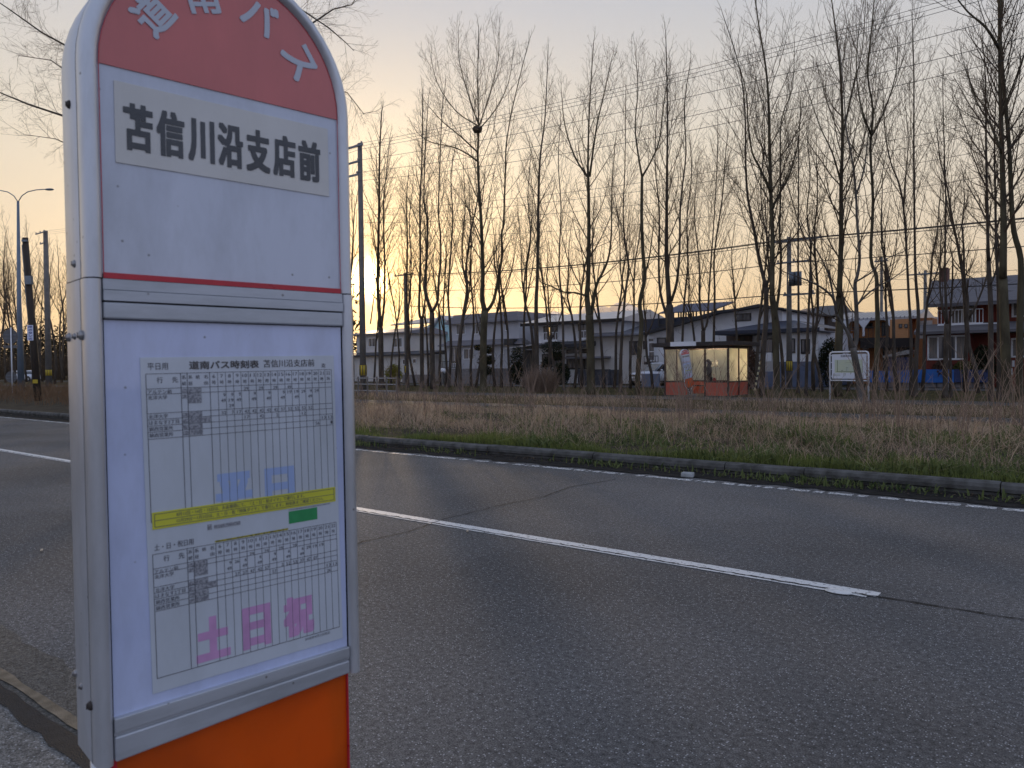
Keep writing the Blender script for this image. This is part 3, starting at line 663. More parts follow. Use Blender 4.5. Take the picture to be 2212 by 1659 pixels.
for k in range(9): x, z = rg.uniform(.42, L - .3), rg.uniform(H0 + .2, zt - .45); q.box(x, x + rg.uniform(.03, .07), -.0165, -.0152, z, z + .02).box(x + .01, x + .02, -.0165, -.0152, z - rg.uniform(.05, .12), z)
q.box(.14, .42, -.0165, -.0125, H0 + .24, H0 + .25).box(.14, .42, -.0165, -.0125, H0 + .19, H0 + .20)
q.build('map_lines', mat('map_line', (.20, .25, .14), .5), bd)
tm = text_mesh('住居表示案内図', .66, .085, .02); flat(MB_t := MB(), tm, .44, zt - .20, -.0125).build('title', M_ink2, bd)

# ---------------------------------------------------------------- poles and wires
M_conc = mat('pole_concrete', (.16, .15, .14), .85, var=.2, scale=3, bump=.2); M_steel = mat('galvanised', (.16, .19, .22), .45, .5, var=.15); M_blk = mat('dark_iron', (.03, .03, .032), .6, var=.2)
M_lampp = mat('lamp_blue_grey', (.16, .21, .27), .5, .2, var=.15, scale=1.2); M_wood = mat('pole_wood', (.045, .035, .028), .9, var=.35, scale=8, stretch=(1, 1, .1)); M_pt = mat('pole_yellow', (.50, .36, .02), .6, var=.1)
M_porc = mat('porcelain', (.30, .28, .26), .3)
def guard(par, r, z):
    g = MB().tube([(0, 0, z), (0, 0, z + .62)], r + .012, 14).build('hazard_sleeve', M_pt, par, True); s = MB()
    for k in range(8):
        a = k * pi / 4; s.tube([((r + .016) * cos(a), (r + .016) * sin(a), z + .05), ((r + .016) * cos(a), (r + .016) * sin(a), z + .57)], .022, 4)
    s.tube([(0, 0, z), (0, 0, z + .03)], r + .02, 14); s.tube([(0, 0, z + .59), (0, 0, z + .62)], r + .02, 14); s.build('stripes', M_blk, g)
def insul(par, pts):
    for p in pts: MB().tube([p, (p[0], p[1], p[2] + .06), (p[0], p[1], p[2] + .14)], [.03, .07, .03], 8).build('insulator', M_porc, par, True)
def pole(px, p, ytop, r0, r1, label, arms, extra=None, grp=None, m=None, lean=0, sleeve=True):
    b = base_at(px, p); d = b.dot(FH); h = CAMH + ((CY - 36.5 - .01 * (px - CX)) - ytop) / FPX * d
    T = thing('utility_pole', label, 'utility pole', b, 0, grp)
    MB().tube([(0, 0, -.1), (lean, 0, h)], [r0, r1], 14).build('pole', m or M_conc, T, True)
    for dz, w, off in arms:
        z = h - dz; MB().box(off - w / 2, off + w / 2, -.05 - r1, .03 - r1, z - .05, z + .05).build('cross_arm', M_steel, T)
        k = max(2, int(w / .6)); insul(T, [(off - w / 2 + .1 + (w - .2) * i / (k - 1), -r1 - .01, z + .05) for i in range(k)])
    if sleeve: guard(T, r0 * .97, 1.0)
    for k in range(8): z = 2.2 + k * (h - 3.2) / 8; MB().box(r0 * .6, r0 + .12, -.012, .012, z, z + .024).build('step_bolt', M_steel, T) if extra != 'n' else None
    return T, b, h
pA, bA, hA = pole(785, 27.6, 313, .18, .125, 'concrete utility pole right beside the setting sun with a yellow and black sleeve', [(.15, 1.6, -.4), (1.0, 1.2, -.5), (1.7, 1.0, -.5)])
pB, bB, hB = pole(106, 29.5, 500, .30, .20, 'concrete utility pole with hazard sleeve at the far left woods', [(.15, 2.2, -.7), (1.2, 1.0, -.3)])
hm_ = MB().box(-.34, -.16, -.12, .12, 7.0, 7.5).build('meter_box', M_steel, pB)
pC, bC, hC = pole(1705, 45.2, 513, .18, .12, 'utility pole carrying transformers behind the grove left of the map board', [(.25, 2.8, .5), (1.5, 2.0, .3), (3.4, 1.8, .6)])
for x in (.25, .62): MB().tube([(x, -.28, hC - 2.9), (x, -.28, hC - 2.1)], .19, 12).build('transformer', M_steel, pC, True)
pD, bD, hD = pole(878, 45.2, 590, .16, .11, 'utility pole with a long bare cross arm against the sunset', [(.2, 2.3, 0)])
pE, bE, hE = pole(1998, 62, 585, .15, .10, 'distant utility pole left of the red house roof', [(.25, 2.4, 0), (1.6, 1.8, .9)])
pF, bF, hF = pole(1904, 60, 556, .13, .09, 'thin distant pole rising behind the wooden house', [(.3, .9, 0)], 'n', sleeve=False)
M_wire = mat('wire_black', (.015, .015, .016), .5, var=0)
def wire(a, b, sag, r, label, grp):
    a, b = Vector(a), Vector(b); pts = []
    for k in range(33):
        t = k / 32; q = a.lerp(b, t); q.z -= sag * 4 * t * (1 - t); pts.append(q)
    o = MB().tube(pts, r, 4).build('power_line', M_wire); return tag(o, label, 'wire', grp)
dirx = Vector((46.5, 1.2, 0)); PR = bA + Vector((46.5, .5, 0))
for i, (dz, off, r) in enumerate(((.0, 0, .008), (.16, 0, .007), (.36, -.1, .008))):
    wire((bA.x, bA.y + off, hA - dz), (PR.x, PR.y + off, hA - dz + .2), .9, r, 'upper high power line of the bundle climbing to the top right', 'bundle of three high power lines over the grove')
    wire((bB.x, bB.y + off, hB - dz), (bA.x, bA.y + off, hA - dz), .8, r, 'high power line between the far left pole and the pole beside the sun', 'high power lines on the left')
for i, (dz, lab) in enumerate(((1.0, 'single power line just under the high bundle across the tree tops'), (1.65, 'second single power line under the high bundle'), (2.1, 'lowest single power line strung from the pole beside the sun'))):
    wire((bA.x, bA.y - .3, hA - dz), (PR.x, PR.y - .3, hA - dz + .1), 1.0 + .1 * i, .009, lab, None)
for i, (dz, sg) in enumerate(((3.6, 1.3), (3.9, 1.35), (4.3, 1.5), (5.0, 1.6))):
    wire((bA.x, bA.y, hA - dz), (PR.x, PR.y, hA - dz), sg, .007, 'thin telephone line crossing the middle of the grove', 'thin telephone lines across the grove')
PQ = bC + Vector((40, -.4, 0))
for i, (y_, dz, r) in enumerate(((0, .15, .028), (-.6, .2, .02), (.6, .2, .02), (0, 1.5, .024), (.3, 3.3, .03))):
    for a_, b_ in ((bD, bC), (bC, PQ)):
        za = (hD - min(dz, 2.8)) if a_ is bD else hC - dz; zb2 = (hC - dz) if b_ is bC else hC - dz + .3
        wire((a_.x, a_.y + y_, za), (b_.x, b_.y + y_, zb2), .45, r, 'dark power line sagging along the back street' if i < 3 else 'heavy low cable sagging along the back street', 'power lines along the back street' if i < 3 else 'low cables along the back street')
for a_, b_ in ((bE, bE + Vector((30, -4, 0))), (bF, bE), (bE, bC)):
    wire((a_.x, a_.y, hE - .3), (b_.x, b_.y, hE - .2), .4, .014, 'faint power line far behind the houses on the right', 'faint far power lines')
# dark leaning wooden pole with the push button plate
q0 = base_at(83, 12.6); d = q0.dot(FH); hW = CAMH + (803.5 - 515) / FPX * d; lean = -20 / FPX * d
T = thing('signal_pole', 'dark leaning wooden pole with a blue lettered plate on the left verge', 'pole', q0, atan2(RH.y, RH.x))
MB().tube([(0, 0, 0), (lean, 0, hW)], [.15, .115], 12).build('pole', M_wood, T, True)
zz1, zz2 = CAMH + (803.5 - 703) / FPX * d, CAMH + (803.5 - 736) / FPX * d; xo = lean * zz1 / hW
pl = MB().box(xo - .11, xo + .14, -.165, -.155, zz2, zz1).build('name_plate', mat('plate_pale', (.66, .70, .85), .4), T); mb = MB()
for k, ch in enumerate('押ボタン式'):
    hh = (zz1 - zz2) / 5.2; flat(mb, text_mesh(ch, .17, hh * .82, .03), xo - .07, zz1 - .02 - (k + 1) * hh + .01, -.1665)
mb.build('lettering', mat('plate_ink', (.02, .03, .22), .4), pl)
z1 = CAMH - (820 - 803.5) / FPX * d; MB().box(-.115, .095, -.175, -.160, z1 - .16, z1).build('sticker', M_pt, T)
MB().box(lean - .06, lean + .16, -.16, -.09, hW - .18, hW - .10).box(lean * .66 - .05, lean * .66 + .22, -.25, -.09, hW * .72, hW * .72 + .35).build('terminal_box', M_steel, T)
MB().tube([(-.12, -.02, 0), (lean - .12, -.02, hW - .3)], .025, 6).build('cable_conduit', M_steel, T)
# twin arm street lamp
q0 = base_at(46, 22.0); d = q0.dot(FH); hL = CAMH + (803.5 - 437) / FPX * d
T = thing('street_lamp', 'tall blue grey street lamp with two curved arms at the far left', 'street lamp', q0, atan2(RH.y, RH.x))
MB().tube([(0, 0, 0), (0, 0, hL * .45), (.10, 0, hL)], [.24, .17, .085], 14).build('pole', M_lampp, T, True)
for sx in (-1, 1):
    MB().tube([(.10, 0, hL - .05), (.10 + sx * .3, 0, hL + .42), (.10 + sx * .75, 0, hL + .72), (.10 + sx * 1.4, 0, hL + .86), (.10 + sx * 2.1, 0, hL + .90)], .035, 8).build('arm', M_lampp, T, True)
    MB().ball((.10 + sx * 2.4, 0, hL + .88), .16, 12, 8, (2.2, .8, .55)).build('lamp_head', M_steel, T, True)
MB().box(-.20, -.155, -.06, .06, 2.1, 2.7).build('label_plate', M_wht, T)
# round road signs seen from the back
q0 = base_at(27, 16.5); d = q0.dot(FH); T = thing('round_sign', 'white post with two round traffic signs seen from behind at the left edge', 'traffic sign', q0, atan2(RH.y, RH.x))
k = d / FPX; zc = lambda y: CAMH + (804 - y) * k
MB().tube([(0, 0, 0), (0, 0, zc(708))], .035, 10).build('post', M_wht, T, True)
M_back = mat('sign_back', (.12, .12, .125), .6, .3, var=.15)
for y, r in ((727, 16.5), (814.6, 12.5)):
    MB().tube([(-3 * k, .05, zc(y)), (-3 * k, .056, zc(y))], r * k, 28).build('sign_disc', M_back, T)
    MB().box((-3 - r * .8) * k, (-3 + r * .8) * k, .035, .05, zc(y) + .08, zc(y) + .11).box((-3 - r * .8) * k, (-3 + r * .8) * k, .035, .05, zc(y) - .11, zc(y) - .08).build('bracket', M_steel, T)
MB().box(-19 * k, 13 * k, .05, .056, zc(752), zc(746)).build('sign_plate', M_back, T)
# striped guy wire by the shelter
a = base_at(1630, 40.5); b = at_d(1652, 735, a.dot(FH) + .5)
T = thing('guy_wire', 'slanting black and yellow striped guy wire sleeve right of the shelter', 'guy wire', a); dv = b - a; n_ = 12
MB().tube([(0, 0, 0), dv * 2.4], .012, 5).build('cable', M_blk, T)
s2 = MB()
for k in range(n_): s2.tube([dv * (.62 * k / n_), dv * (.62 * (k + 1) / n_)], .05, 8, cap=False)
o = s2.build('sleeve', mat('sleeve_pale', (.55, .50, .30), .6), T); o.data.materials.append(M_blk)
for i, pl_ in enumerate(o.data.polygons): pl_.material_index = (i // 8) % 2
# white guard rail at the path, left of the grove
T = thing('guard_rail', 'low white rail fence in the weeds beneath the pole beside the sun', 'fence', (0, 0, 0))
ga, gb = base_at(755, 25.2), base_at(857, 25.2)
for z in (.30, .62, .92): MB().tube([(ga.x, 25.2, z), (gb.x, 25.2, z)], .028, 6).build('rail', mat('rail_white', (.34, .33, .32), .6), T)
for k in range(6): x = ga.x + (gb.x - ga.x) * k / 5; MB().tube([(x, 25.2, 0), (x, 25.2, 1.0)], .045, 6).build('post', M_conc, T)
# concrete lump by the kerb, litter, road stud
q0 = on_g(1485, 1031); rg = random.Random(9)
mb = MB().box(-.075, .075, -.05, .05, 0, .055); mb.v = [(x + rg.uniform(-.014, .014), y + rg.uniform(-.014, .014), z + rg.uniform(-.012, .012) * (z > 0)) for x, y, z in mb.v]
o = mb.build('concrete_lump', mat('lump_concrete', (.30, .31, .31), .9, var=.2, scale=20, bump=.4), None, bevel=.012); o.location = (q0.x, q0.y, .004); o.rotation_euler.z = .2; tag(o, 'pale broken concrete lump lying in the gutter by the far kerb', 'concrete lump')
q0 = on_g(1811, 1277, .01); o = MB().ball((0, 0, 0), .055, 20, 10, (1.5, .85, .16)).build('road_stud', M_paint, None, True); o.location = (q0.x, q0.y, .008); o['label'] = 'flat white oval blob near the end of the centre line'; o['category'] = 'road stud'
for px, py, lab in ((90, 1192, 'pale sliver of litter on the near lane at the left'), (1010, 1150, 'tiny pale paper scrap on the road near the crack'), (24, 897, 'pale scrap lying by the far kerb at the left edge')):
    q0 = on_g(px, py); o = MB().box(-.035, .035, -.008, .008, 0, .006).build('litter', mat('litter_pale', (.40, .34, .26), .8)); o.location = (q0.x, q0.y, .012); o.rotation_euler.z = .7 + px; tag(o, lab, 'litter')

# ---------------------------------------------------------------- houses along the back street
M_wallw = mat('wall_white', (.80, .81, .84), .85, var=.06, scale=1.2, bump=.15, bscale=30); M_wallb = mat('wall_beige', (.60, .57, .54), .85, var=.06, scale=1.2, bump=.15, bscale=30)
M_wallg = mat('wall_grey', (.46, .46, .49), .85, var=.06, scale=1.4, bump=.15, bscale=30); M_wallt = mat('wall_teal', (.45, .66, .70), .85, var=.05)
M_wallbl = mat('wall_blue_grey', (.13, .16, .24), .85, var=.12, scale=2); M_wallred = mat('wall_red_brick', (.20, .035, .022), .85, col2=(.14, .028, .018), scale=14, bump=.3, bscale=18)
M_orange = mat('wall_timber', (.52, .22, .08), .8, col2=(.38, .15, .06), scale=3, stretch=(.3, 1, 9), bump=.3, bscale=4); M_dwall = mat('wall_dark_brown', (.085, .06, .05), .85, var=.2)
M_roofm = mat('roof_metal', (.20, .205, .24), .45, .35, var=.15, scale=2, stretch=(.2, 1, 6)); M_roofd = mat('roof_dark', (.035, .038, .05), .6, .1, var=.25, scale=2)
M_roofl = mat('roof_light_metal', (.42, .42, .44), .4, .4, var=.12); M_roofn = mat('roof_navy', (.03, .038, .065), .55, .1, var=.2)
M_roofs = mat('roof_shingle', (.16, .15, .16), .8, col2=(.08, .076, .085), scale=2.5, stretch=(.15, 7, 7), bump=.5, bscale=6)
M_eave = mat('eave_dark', (.025, .02, .02), .8, var=0)
M_glass = mat('window_glass', (.03, .035, .045), .06, 0, var=0, spec=.8); M_cur = mat('curtain', (.26, .24, .22), .9, col2=(.14, .13, .12), scale=9, stretch=(5, 1, .2))
M_wd = mat('frame_dark', (.02, .018, .018), .5, var=0)
def window(H, r, y, fm=M_wht, mull=1, gl=M_glass, cur=0.0, hor=False, fw=.07, name='window'):
    x0, x1, z0, z1 = r
    g = MB().box(x0, x1, y - .03, y - .01, z0, z1).build(name, gl, H)
    f = MB().box(x0 - fw, x0, y - .06, y - .005, z0 - fw, z1 + fw).box(x1, x1 + fw, y - .06, y - .005, z0 - fw, z1 + fw).box(x0, x1, y - .06, y - .005, z0 - fw, z0).box(x0, x1, y - .06, y - .005, z1, z1 + fw)
    for k in range(mull): x = x0 + (x1 - x0) * (k + 1) / (mull + 1); f.box(x - fw * .4, x + fw * .4, y - .055, y - .032, z0, z1)
    if hor: f.box(x0, x1, y - .054, y - .033, (z0 + z1) / 2 - .03, (z0 + z1) / 2 + .03)
    f.build('frame', fm, g)
    if cur:
        c = MB(); w = (x1 - x0) * cur * .5; c.box(x0 + .02, x0 + w, y - .034, y - .031, z0 + .03, z1 - .03).box(x1 - w, x1 - .02, y - .034, y - .031, z0 + .03, z1 - .03); c.build('curtains', M_cur, g)
    return g
def railing(H, x0, x1, y, z0, z1, m, name='balcony_railing', step=.22, r=.018):
    mb = MB().box(x0, x1, y - .03, y + .03, z1 - .05, z1).box(x0, x1, y - .03, y + .03, z0, z0 + .05)
    k = max(2, int((x1 - x0) / step))
    for i in range(k + 1): x = x0 + (x1 - x0) * i / k; mb.box(x - r, x + r, y - .015, y + .015, z0 + .05, z1 - .05)
    return mb.build(name, m, H)
def R5(*a): return rect(c5, *a)
def R6(*a): return rect(c6, *a)
def R7(*a): return rect(c7, *a)
def P_(cf, pts, p): return [(q.x, max(q.z, 0)) for q in (on_p(*cf(x, y), p) for x, y in pts)]
def house(label, name='house'): return thing(name, label, 'house')

# H1 low beige house at the left end
p = 57; H = house('beige two storey house with flat dark eaves left of the pale teal house')
a, b, z0, z1 = R5(10, 655, 412, 985, p); MB().box(a, b, p, p + 7, 0, z1).build('wall', M_wallb, H)
MB().prismx([(p - .6, z1 - .02), (p + 7.5, z1 - .02), (p + 3.5, z1 + .75), (p - .6, z1 + .12)], a - .5, b + .5).build('roof', M_roofm, H)
c, d, _, z2 = R5(10, 830, 585, 985, p - 2.2); MB().box(a, d, p - 2.2, p, 0, z2).build('porch_wall', M_wallb, H)
MB().prismx([(p - 2.8, z2), (p + .2, z2 + .05), (p + .2, z2 + .5), (p - 2.8, z2 + .12)], a - .4, d + .5).build('porch_roof', M_roofd, H)
for r, cu in (((108, 690, 165, 755), .5), ((305, 690, 380, 757), .5)): window(H, R5(*r, p), p, M_wht, 1, cur=cu)
for r in ((388, 865, 405, 898), (470, 860, 495, 888)): window(H, R5(*r, p - 2.2), p - 2.2, M_wht, 0)
# H2 teal gabled house
p = 63; H = house('pale teal house with a light gabled roof behind the beige house')
a, m_, z0, z1 = R5(330, 600, 565, 985, p); _, b, _, _ = R5(565, 600, 757, 985, p)
MB().box(a, m_, p + .6, p + 8, 0, z1).build('white_wing', M_wallw, H)
g = P_(c5, [(565, 985), (757, 985), (757, 570), (690, 520), (565, 600)], p); MB().prism(g, p, p + 8).build('wall', M_wallt, H)
rf = P_(c5, [(310, 578), (385, 522), (700, 505), (640, 580)], p); 
mb = MB(); zr = rf[2][1]; ze = rf[0][1]; mb.quad((rf[0][0], p - .5, ze), (rf[3][0], p - .5, ze), (rf[2][0], p + 3.5, zr + .15), (rf[1][0], p + 3.5, zr + .15)).quad((rf[0][0], p - .5, ze - .15), (rf[3][0], p - .5, ze - .15), (rf[3][0], p - .5, ze), (rf[0][0], p - .5, ze)); mb.build('roof', M_roofl, H)
g = P_(c5, [(640, 585), (700, 500), (765, 540), (765, 556), (700, 516), (645, 600)], p); MB().prism(g, p - .4, p + 8).build('gable_roof', M_roofl, H)
window(H, R5(450, 620, 485, 672, p), p + .58, M_wht, 0); window(H, R5(517, 655, 570, 708, p), p, M_wd, 1)
a, b, z0, z1 = R5(445, 680, 490, 738, p - .7); railing(H, a, b, p - .5, z0, z1, M_wht); MB().box(a, b, p - .45, p + .59, z0 - .4, z0 + .1).build('balcony', M_wht, H)
# H3 large grey house
p = 56; H = house('large grey two storey house with banded metal mansard roofs')
a, b, _, z1 = R5(770, 560, 1335, 930, p); a2, b2, _, z2 = R5(700, 745, 1430, 930, p - 1)
MB().box(a, b, p, p + 8, 0, z1).build('wall', M_wallg, H); MB().box(b, b2 - .3, p + 2.5, p + 8, 0, z1 - .5).build('rear_wing', M_wallg, H); MB().box(a2 + .5, b2 - 2.0, p - 1, p + .02, 0, z2).build('ground_floor_wall', M_wallg, H)
def mansard(H, x0, x1, y0, z0, dz, steps, inset, yb, m, nm='roof'):
    mb = MB()
    for k in range(steps): i = inset * k / steps; z = z0 + dz * k / steps; mb.box(x0 + i, x1 - i, y0 + i, yb, z, z + dz / steps * .86).box(x0 + i + .08, x1 - i - .08, y0 + i + .08, yb, z + dz / steps * .86, z + dz / steps)
    return mb.build(nm, m, H)
_, _, _, zt = R5(1000, 483, 1010, 700, p); mansard(H, a - .35, b + .3, p - .5, z1 - .02, zt - z1, 4, .9, p + 8.2, M_roofm); mansard(H, b, b2, p + 2, z1 - .55, zt - z1, 4, .6, p + 8.1, M_roofm, 'rear_roof')
_, _, zl, zh = R5(1000, 697, 1010, 745, p - 1.5); mansard(H, a2, b2 - .6, p - 1.5, zl, zh - zl, 4, .9, p - .02, M_roofm, 'lower_roof')
a_, b_, z0, z1_ = R5(1240, 695, 1310, 742, p - 1.2); MB().box(a_, b_, p - 1.7, p - .1, z0, z1_).build('roof_light', M_blk, H)
for r, mu in (((827, 580, 895, 652), 1), ((957, 575, 1030, 650), 2), ((1228, 580, 1240, 622), 0)): window(H, R5(*r, p), p, M_wht, mu, cur=.5)
for r, mu, f in (((785, 762, 832, 892), 1, M_wht), ((888, 778, 967, 855), 1, M_wht), ((1083, 775, 1128, 818), 0, M_wht), ((1190, 780, 1210, 810), 0, M_wht)): window(H, R5(*r, p - 1), p - 1, f, mu, cur=.4)
a_, b_, z0, z1_ = R5(695, 875, 850, 930, p - 2); railing(H, a_, b_, p - 2, z0, z1_, M_wd)
# carport of bright metal in front of it
H = thing('carport', 'carport with a sloping pale metal roof right of the grey house', 'carport'); a_, b_, z0, z1_ = R5(1230, 735, 1500, 765, p - 4)
MB().prism([(a_, z0 - .1), (b_, z1_ - .1), (b_, z1_), (a_, z0)], p - 4.2, p - 1.2).build('roof', M_roofl, H)
for x in (a_ + .2, b_ - .3): MB().box(x, x + .08, p - 4.1, p - 4.0, 0, z0 - .1).build('post', M_wht, H)
MB().box(a_ + .1, b_, p - 1.4, p - 1.3, 0, z0 - .15).build('back_wall', M_blk, H)
# H4 white house with balcony
p = 53; H = house('white two storey house with a bright yellow balcony door and dark flat eaves')
a, b, _, z1 = R5(1495, 558, 2175, 930, p); MB().box(a, b, p, p + 7, 0, z1).build('wall', M_wallw, H)
_, _, _, zr = R5(1990, 478, 1995, 600, p + 3.5); MB().prismx([(p - .9, z1 - .08), (p + 7.8, z1 - .08), (p + 7.8, z1 + .08), (p + 3.5, zr), (p - .9, z1 + .10)], a - 1.2, b + .6).build('roof', M_roofl, H)
MB().box(a - 1.25, b + .65, p - .96, p - .9, z1 - .16, z1 + .10).build('fascia', M_eave, H)
for r, mu in (((1543, 595, 1646, 705), 1), ((1825, 577, 1900, 680), 1)): window(H, R5(*r, p), p, M_wd, mu, cur=.35)
lt = R5(1578, 600, 1594, 690, p); MB().box(lt[0], lt[1], p - .045, p - .036, lt[2], lt[3]).build('glowing_pane', mat('yellow_glow', (.8, .6, .3), .6, emit=((1, .62, .22), .75)), H)  # narrow strip of the door glass that emits yellow
for r in ((1500, 640, 1650, 705), (1822, 625, 1905, 688)):
    x0_, x1_, z0, z1_ = R5(*r, p - .9); railing(H, x0_, x1_, p - .9, z0, z1_, M_wht); MB().box(x0_, x1_, p - .95, p - .002, z0 - .14, z0).build('balcony', M_wht, H)
x0_, x1_, z0, z1_ = R5(1495, 708, 1895, 762, p - 1.6); MB().prismx([(p - 1.7, z0), (p, z0 + .1), (p, z1_), (p - 1.7, z0 + .25)], x0_, x1_).build('porch_roof', M_roofd, H)
for r, mu, f in (((1530, 822, 1680, 920), 3, M_wd), ((1730, 840, 1805, 935), 1, M_wd), ((1815, 850, 1900, 935), 2, M_wd), ((1730, 785, 1895, 805), 0, M_wd), ((1952, 717, 2030, 812), 1, M_wd)): window(H, R5(*r, p), p, f, mu, cur=.6, hor=r[0] == 1952)
x0_, x1_, z0, z1_ = R6(-240, 958, 195, 975, p - 1.3); MB().box(x0_, x1_, p - 1.4, p - .01, z0, z1_).build('terrace_roof', M_roofm, H)
x0_, x1_, _, z1_ = R6(90, 760, 585, 1080, p - .4); MB().box(x0_, x1_, p - .4, p + 6, 0, z1_).build('side_wing', M_wallb, H)
MB().prismx([(p - 1.1, z1_ - .05), (p - 1.1, z1_ + .08), (p + 3, z1_ + .9), (p + 6.5, z1_ + .3), (p + 6.5, z1_)], x0_ - .4, x1_ + .6).build('side_roof', M_roofm, H)
for r in ((430, 820, 510, 932), (560, 820, 585, 880)): window(H, R6(*r, p - .4), p - .4, M_wd, 1, cur=.3, hor=True)
# H5 white house with the big gable and solar panels
p = 50.5; H = house('white house with a broad sloping gable, solar rack and navy hipped porch')
g = P_(c6, [(590, 1150), (1850, 1150), (1850, 530), (1620, 492), (1440, 520), (1240, 545), (830, 665), (590, 750)], p); MB().prism(g, p, p + 9).build('wall', M_wallw, H)
g = P_(c6, [(540, 735), (840, 640), (1240, 528), (1440, 505), (1625, 466), (1870, 505), (1868, 520), (1625, 492), (1440, 522), (1240, 552), (840, 668), (548, 752)], p - .8); MB().prism(g, p - .8, p + 9.6).build('roof', M_roofd, H)
g = P_(c6, [(545, 612), (1130, 575), (840, 640), (545, 735)], p + 2.5); MB().prism(g, p + 2.4, p + 9).build('rear_roof', M_roofn, H)
sp = P_(c6, [(740, 556), (1235, 528), (1335, 443), (822, 468)], p + 3); 
mb = MB(); y0, y1 = p + 2.2, p + 4.6
mb.quad((sp[0][0], y0, sp[0][1]), (sp[1][0], y0, sp[1][1]), (sp[2][0], y1, sp[2][1] + .1), (sp[3][0], y1, sp[3][1] + .1)).quad((sp[0][0], y0, sp[0][1] - .07), (sp[3][0], y1, sp[3][1] + .03), (sp[2][0], y1, sp[2][1] + .03), (sp[1][0], y0, sp[1][1] - .07)); mb.quad((sp[0][0], y0, sp[0][1] - .07), (sp[1][0], y0, sp[1][1] - .07), (sp[1][0], y0, sp[1][1]), (sp[0][0], y0, sp[0][1]))
sol = mb.build('solar_panels', mat('solar_blue', (.05, .055, .10), .6, 0, var=.1, stretch=(4, 1, 1)), H); rk = MB()
for k in range(8):
    t = k / 7; x = sp[0][0] + (sp[1][0] - sp[0][0]) * t; z = sp[0][1] + (sp[1][1] - sp[0][1]) * t; rk.box(x - .05, x + .05, y0, y0 + .08, z - 1.0, z - .05).box(x - .05, x + .05, y1 - .3, y1 - .22, z - 1.0, z + .7)
rk.box(sp[0][0], sp[1][0], y0 - .02, y0 + .06, sp[0][1] - .95, sp[0][1] - .85); rk.build('rack', M_blk, sol)
window(H, R6(1417, 565, 1550, 618, p), p, M_wd, 1)
for r in ((610, 832, 655, 990),): window(H, R6(*r, p), p, M_wht, 0, hor=True)
window(H, R6(605, 792, 650, 815, p), p, M_wht, 0); window(H, R6(690, 790, 760, 830, p), p, M_wd, 0)
x0_, x1_, z0, z1_ = R6(560, 950, 690, 1012, p - 1); railing(H, x0_, x1_, p - 1, z0, z1_, M_wd)
MB().box(x0_, x1_, p - 1.05, p - .01, z0 - .15, z0).build('deck', M_eave, H)
a6, b6, _, z6 = R6(1780, 715, 2185, 1180, p - 2.5); MB().box(a6, b6, p - 2.5, p + 5, 0, z6).build('right_wing', M_wallw, H)
mb = MB().box(a6 - .03, b6 + .02, p - 2.53, p + 5, 0, R6(1830, 1005, 2000, 1180, p - 2.5)[3]); mb.build('foundation', M_wallbl, H)
hx = P_(c6, [(1222, 722), (2205, 722), (1330, 652), (1600, 612), (1760, 640), (2000, 660)], p - 3)
mb = MB(); ze, zr = hx[0][1], hx[3][1]; x0_, x1_ = hx[0][0], on_p(1772, 715, p - 3).x; ya, yb, yr = p - 3.2, p + 5, p - .2
mb.quad((x0_, ya, ze), (x1_, ya, ze - .05), (x1_ - 2.5, yr, zr), (x0_ + 3.2, yr, zr)).quad((x0_, ya, ze), (x0_ + 3.2, yr, zr), (x0_ + 3.2, yb, zr), (x0_, yb, ze)).quad((x1_, ya, ze), (x1_, yb, ze), (x1_ - 2.5, yb, zr), (x1_ - 2.5, yr, zr))
mb.box(x0_, x1_, ya, ya + .05, ze - .22, ze - .004); mb.box(x0_, x1_, ya + .05, p + .0, ze - .25, ze - .2); mb.build('porch_roof', M_roofn, H)
x0_, x1_, z0, z1_ = R6(1330, 735, 1570, 940, p - .02); MB().box(x0_, x1_, p - .08, p - .01, z0, z1_).build('porch_wall', M_dwall, H)
dr = R6(1455, 770, 1500, 935, p - .1); MB().box(dr[0], dr[1], p - .14, p - .085, dr[2], dr[3]).build('door', M_blk, H)
window(H, R6(1622, 800, 1755, 915, p - .05), p - .02, M_wd, 1); 
q = R6(1683, 920, 1752, 1002, p - 2.8); MB().box(q[0], q[1], p - 2.9, p - 2.8, q[2], q[3]).build('white_panel', M_wht, H)
for r in ((1925, 800, 1960, 915), (2035, 805, 2097, 922)): window(H, R6(*r, p - 2.5), p - 2.5, M_wd, 0)
# low walls in front
def wall_thing(cf, r, p, m, label, nm='garden_wall', cat='wall', t=.15):
    x0_, x1_, z0, z1_ = rect(cf, *r, p); o = MB().box(x0_, x1_, p, p + t, 0, z1_).build(nm, m, None, bevel=.02); return tag(o, label, cat)
M_block = mat('block_wall', (.22, .205, .21), .9, var=.22, scale=5, bump=.4, bscale=8); M_stone = mat('stone_wall', (.06, .062, .075), .9, var=.4, scale=4, bump=.6, bscale=6)
wall_thing(c5, (690, 935, 1335, 1060), 48.8, M_block, 'long grey block wall in front of the large grey house')
wall_thing(c5, (1812, 942, 2075, 1060), 48.6, M_stone, 'dark stone wall left of the parked white car')
wall_thing(c5, (380, 985, 600, 1058), 50, M_block, 'low block wall below the beige house porch')
wall_thing(c6, (60, 1080, 350, 1205), 48.7, M_stone, 'dark stone wall running up to the white car nose')
wall_thing(c6, (535, 1117, 700, 1215), 45.9, mat('panel_blue_grey', (.15, .18, .25), .7), 'blue grey low panel hiding the rear of the white car', 'low_panel', 'panel')
wall_thing(c6, (1525, 1108, 1640, 1232), 45.5, M_block, 'short grey wall just right of the shelter')
wall_thing(c6, (1640, 1095, 2150, 1215), 47.2, M_wallbl, 'blue grey wall below the right wing of the white house')
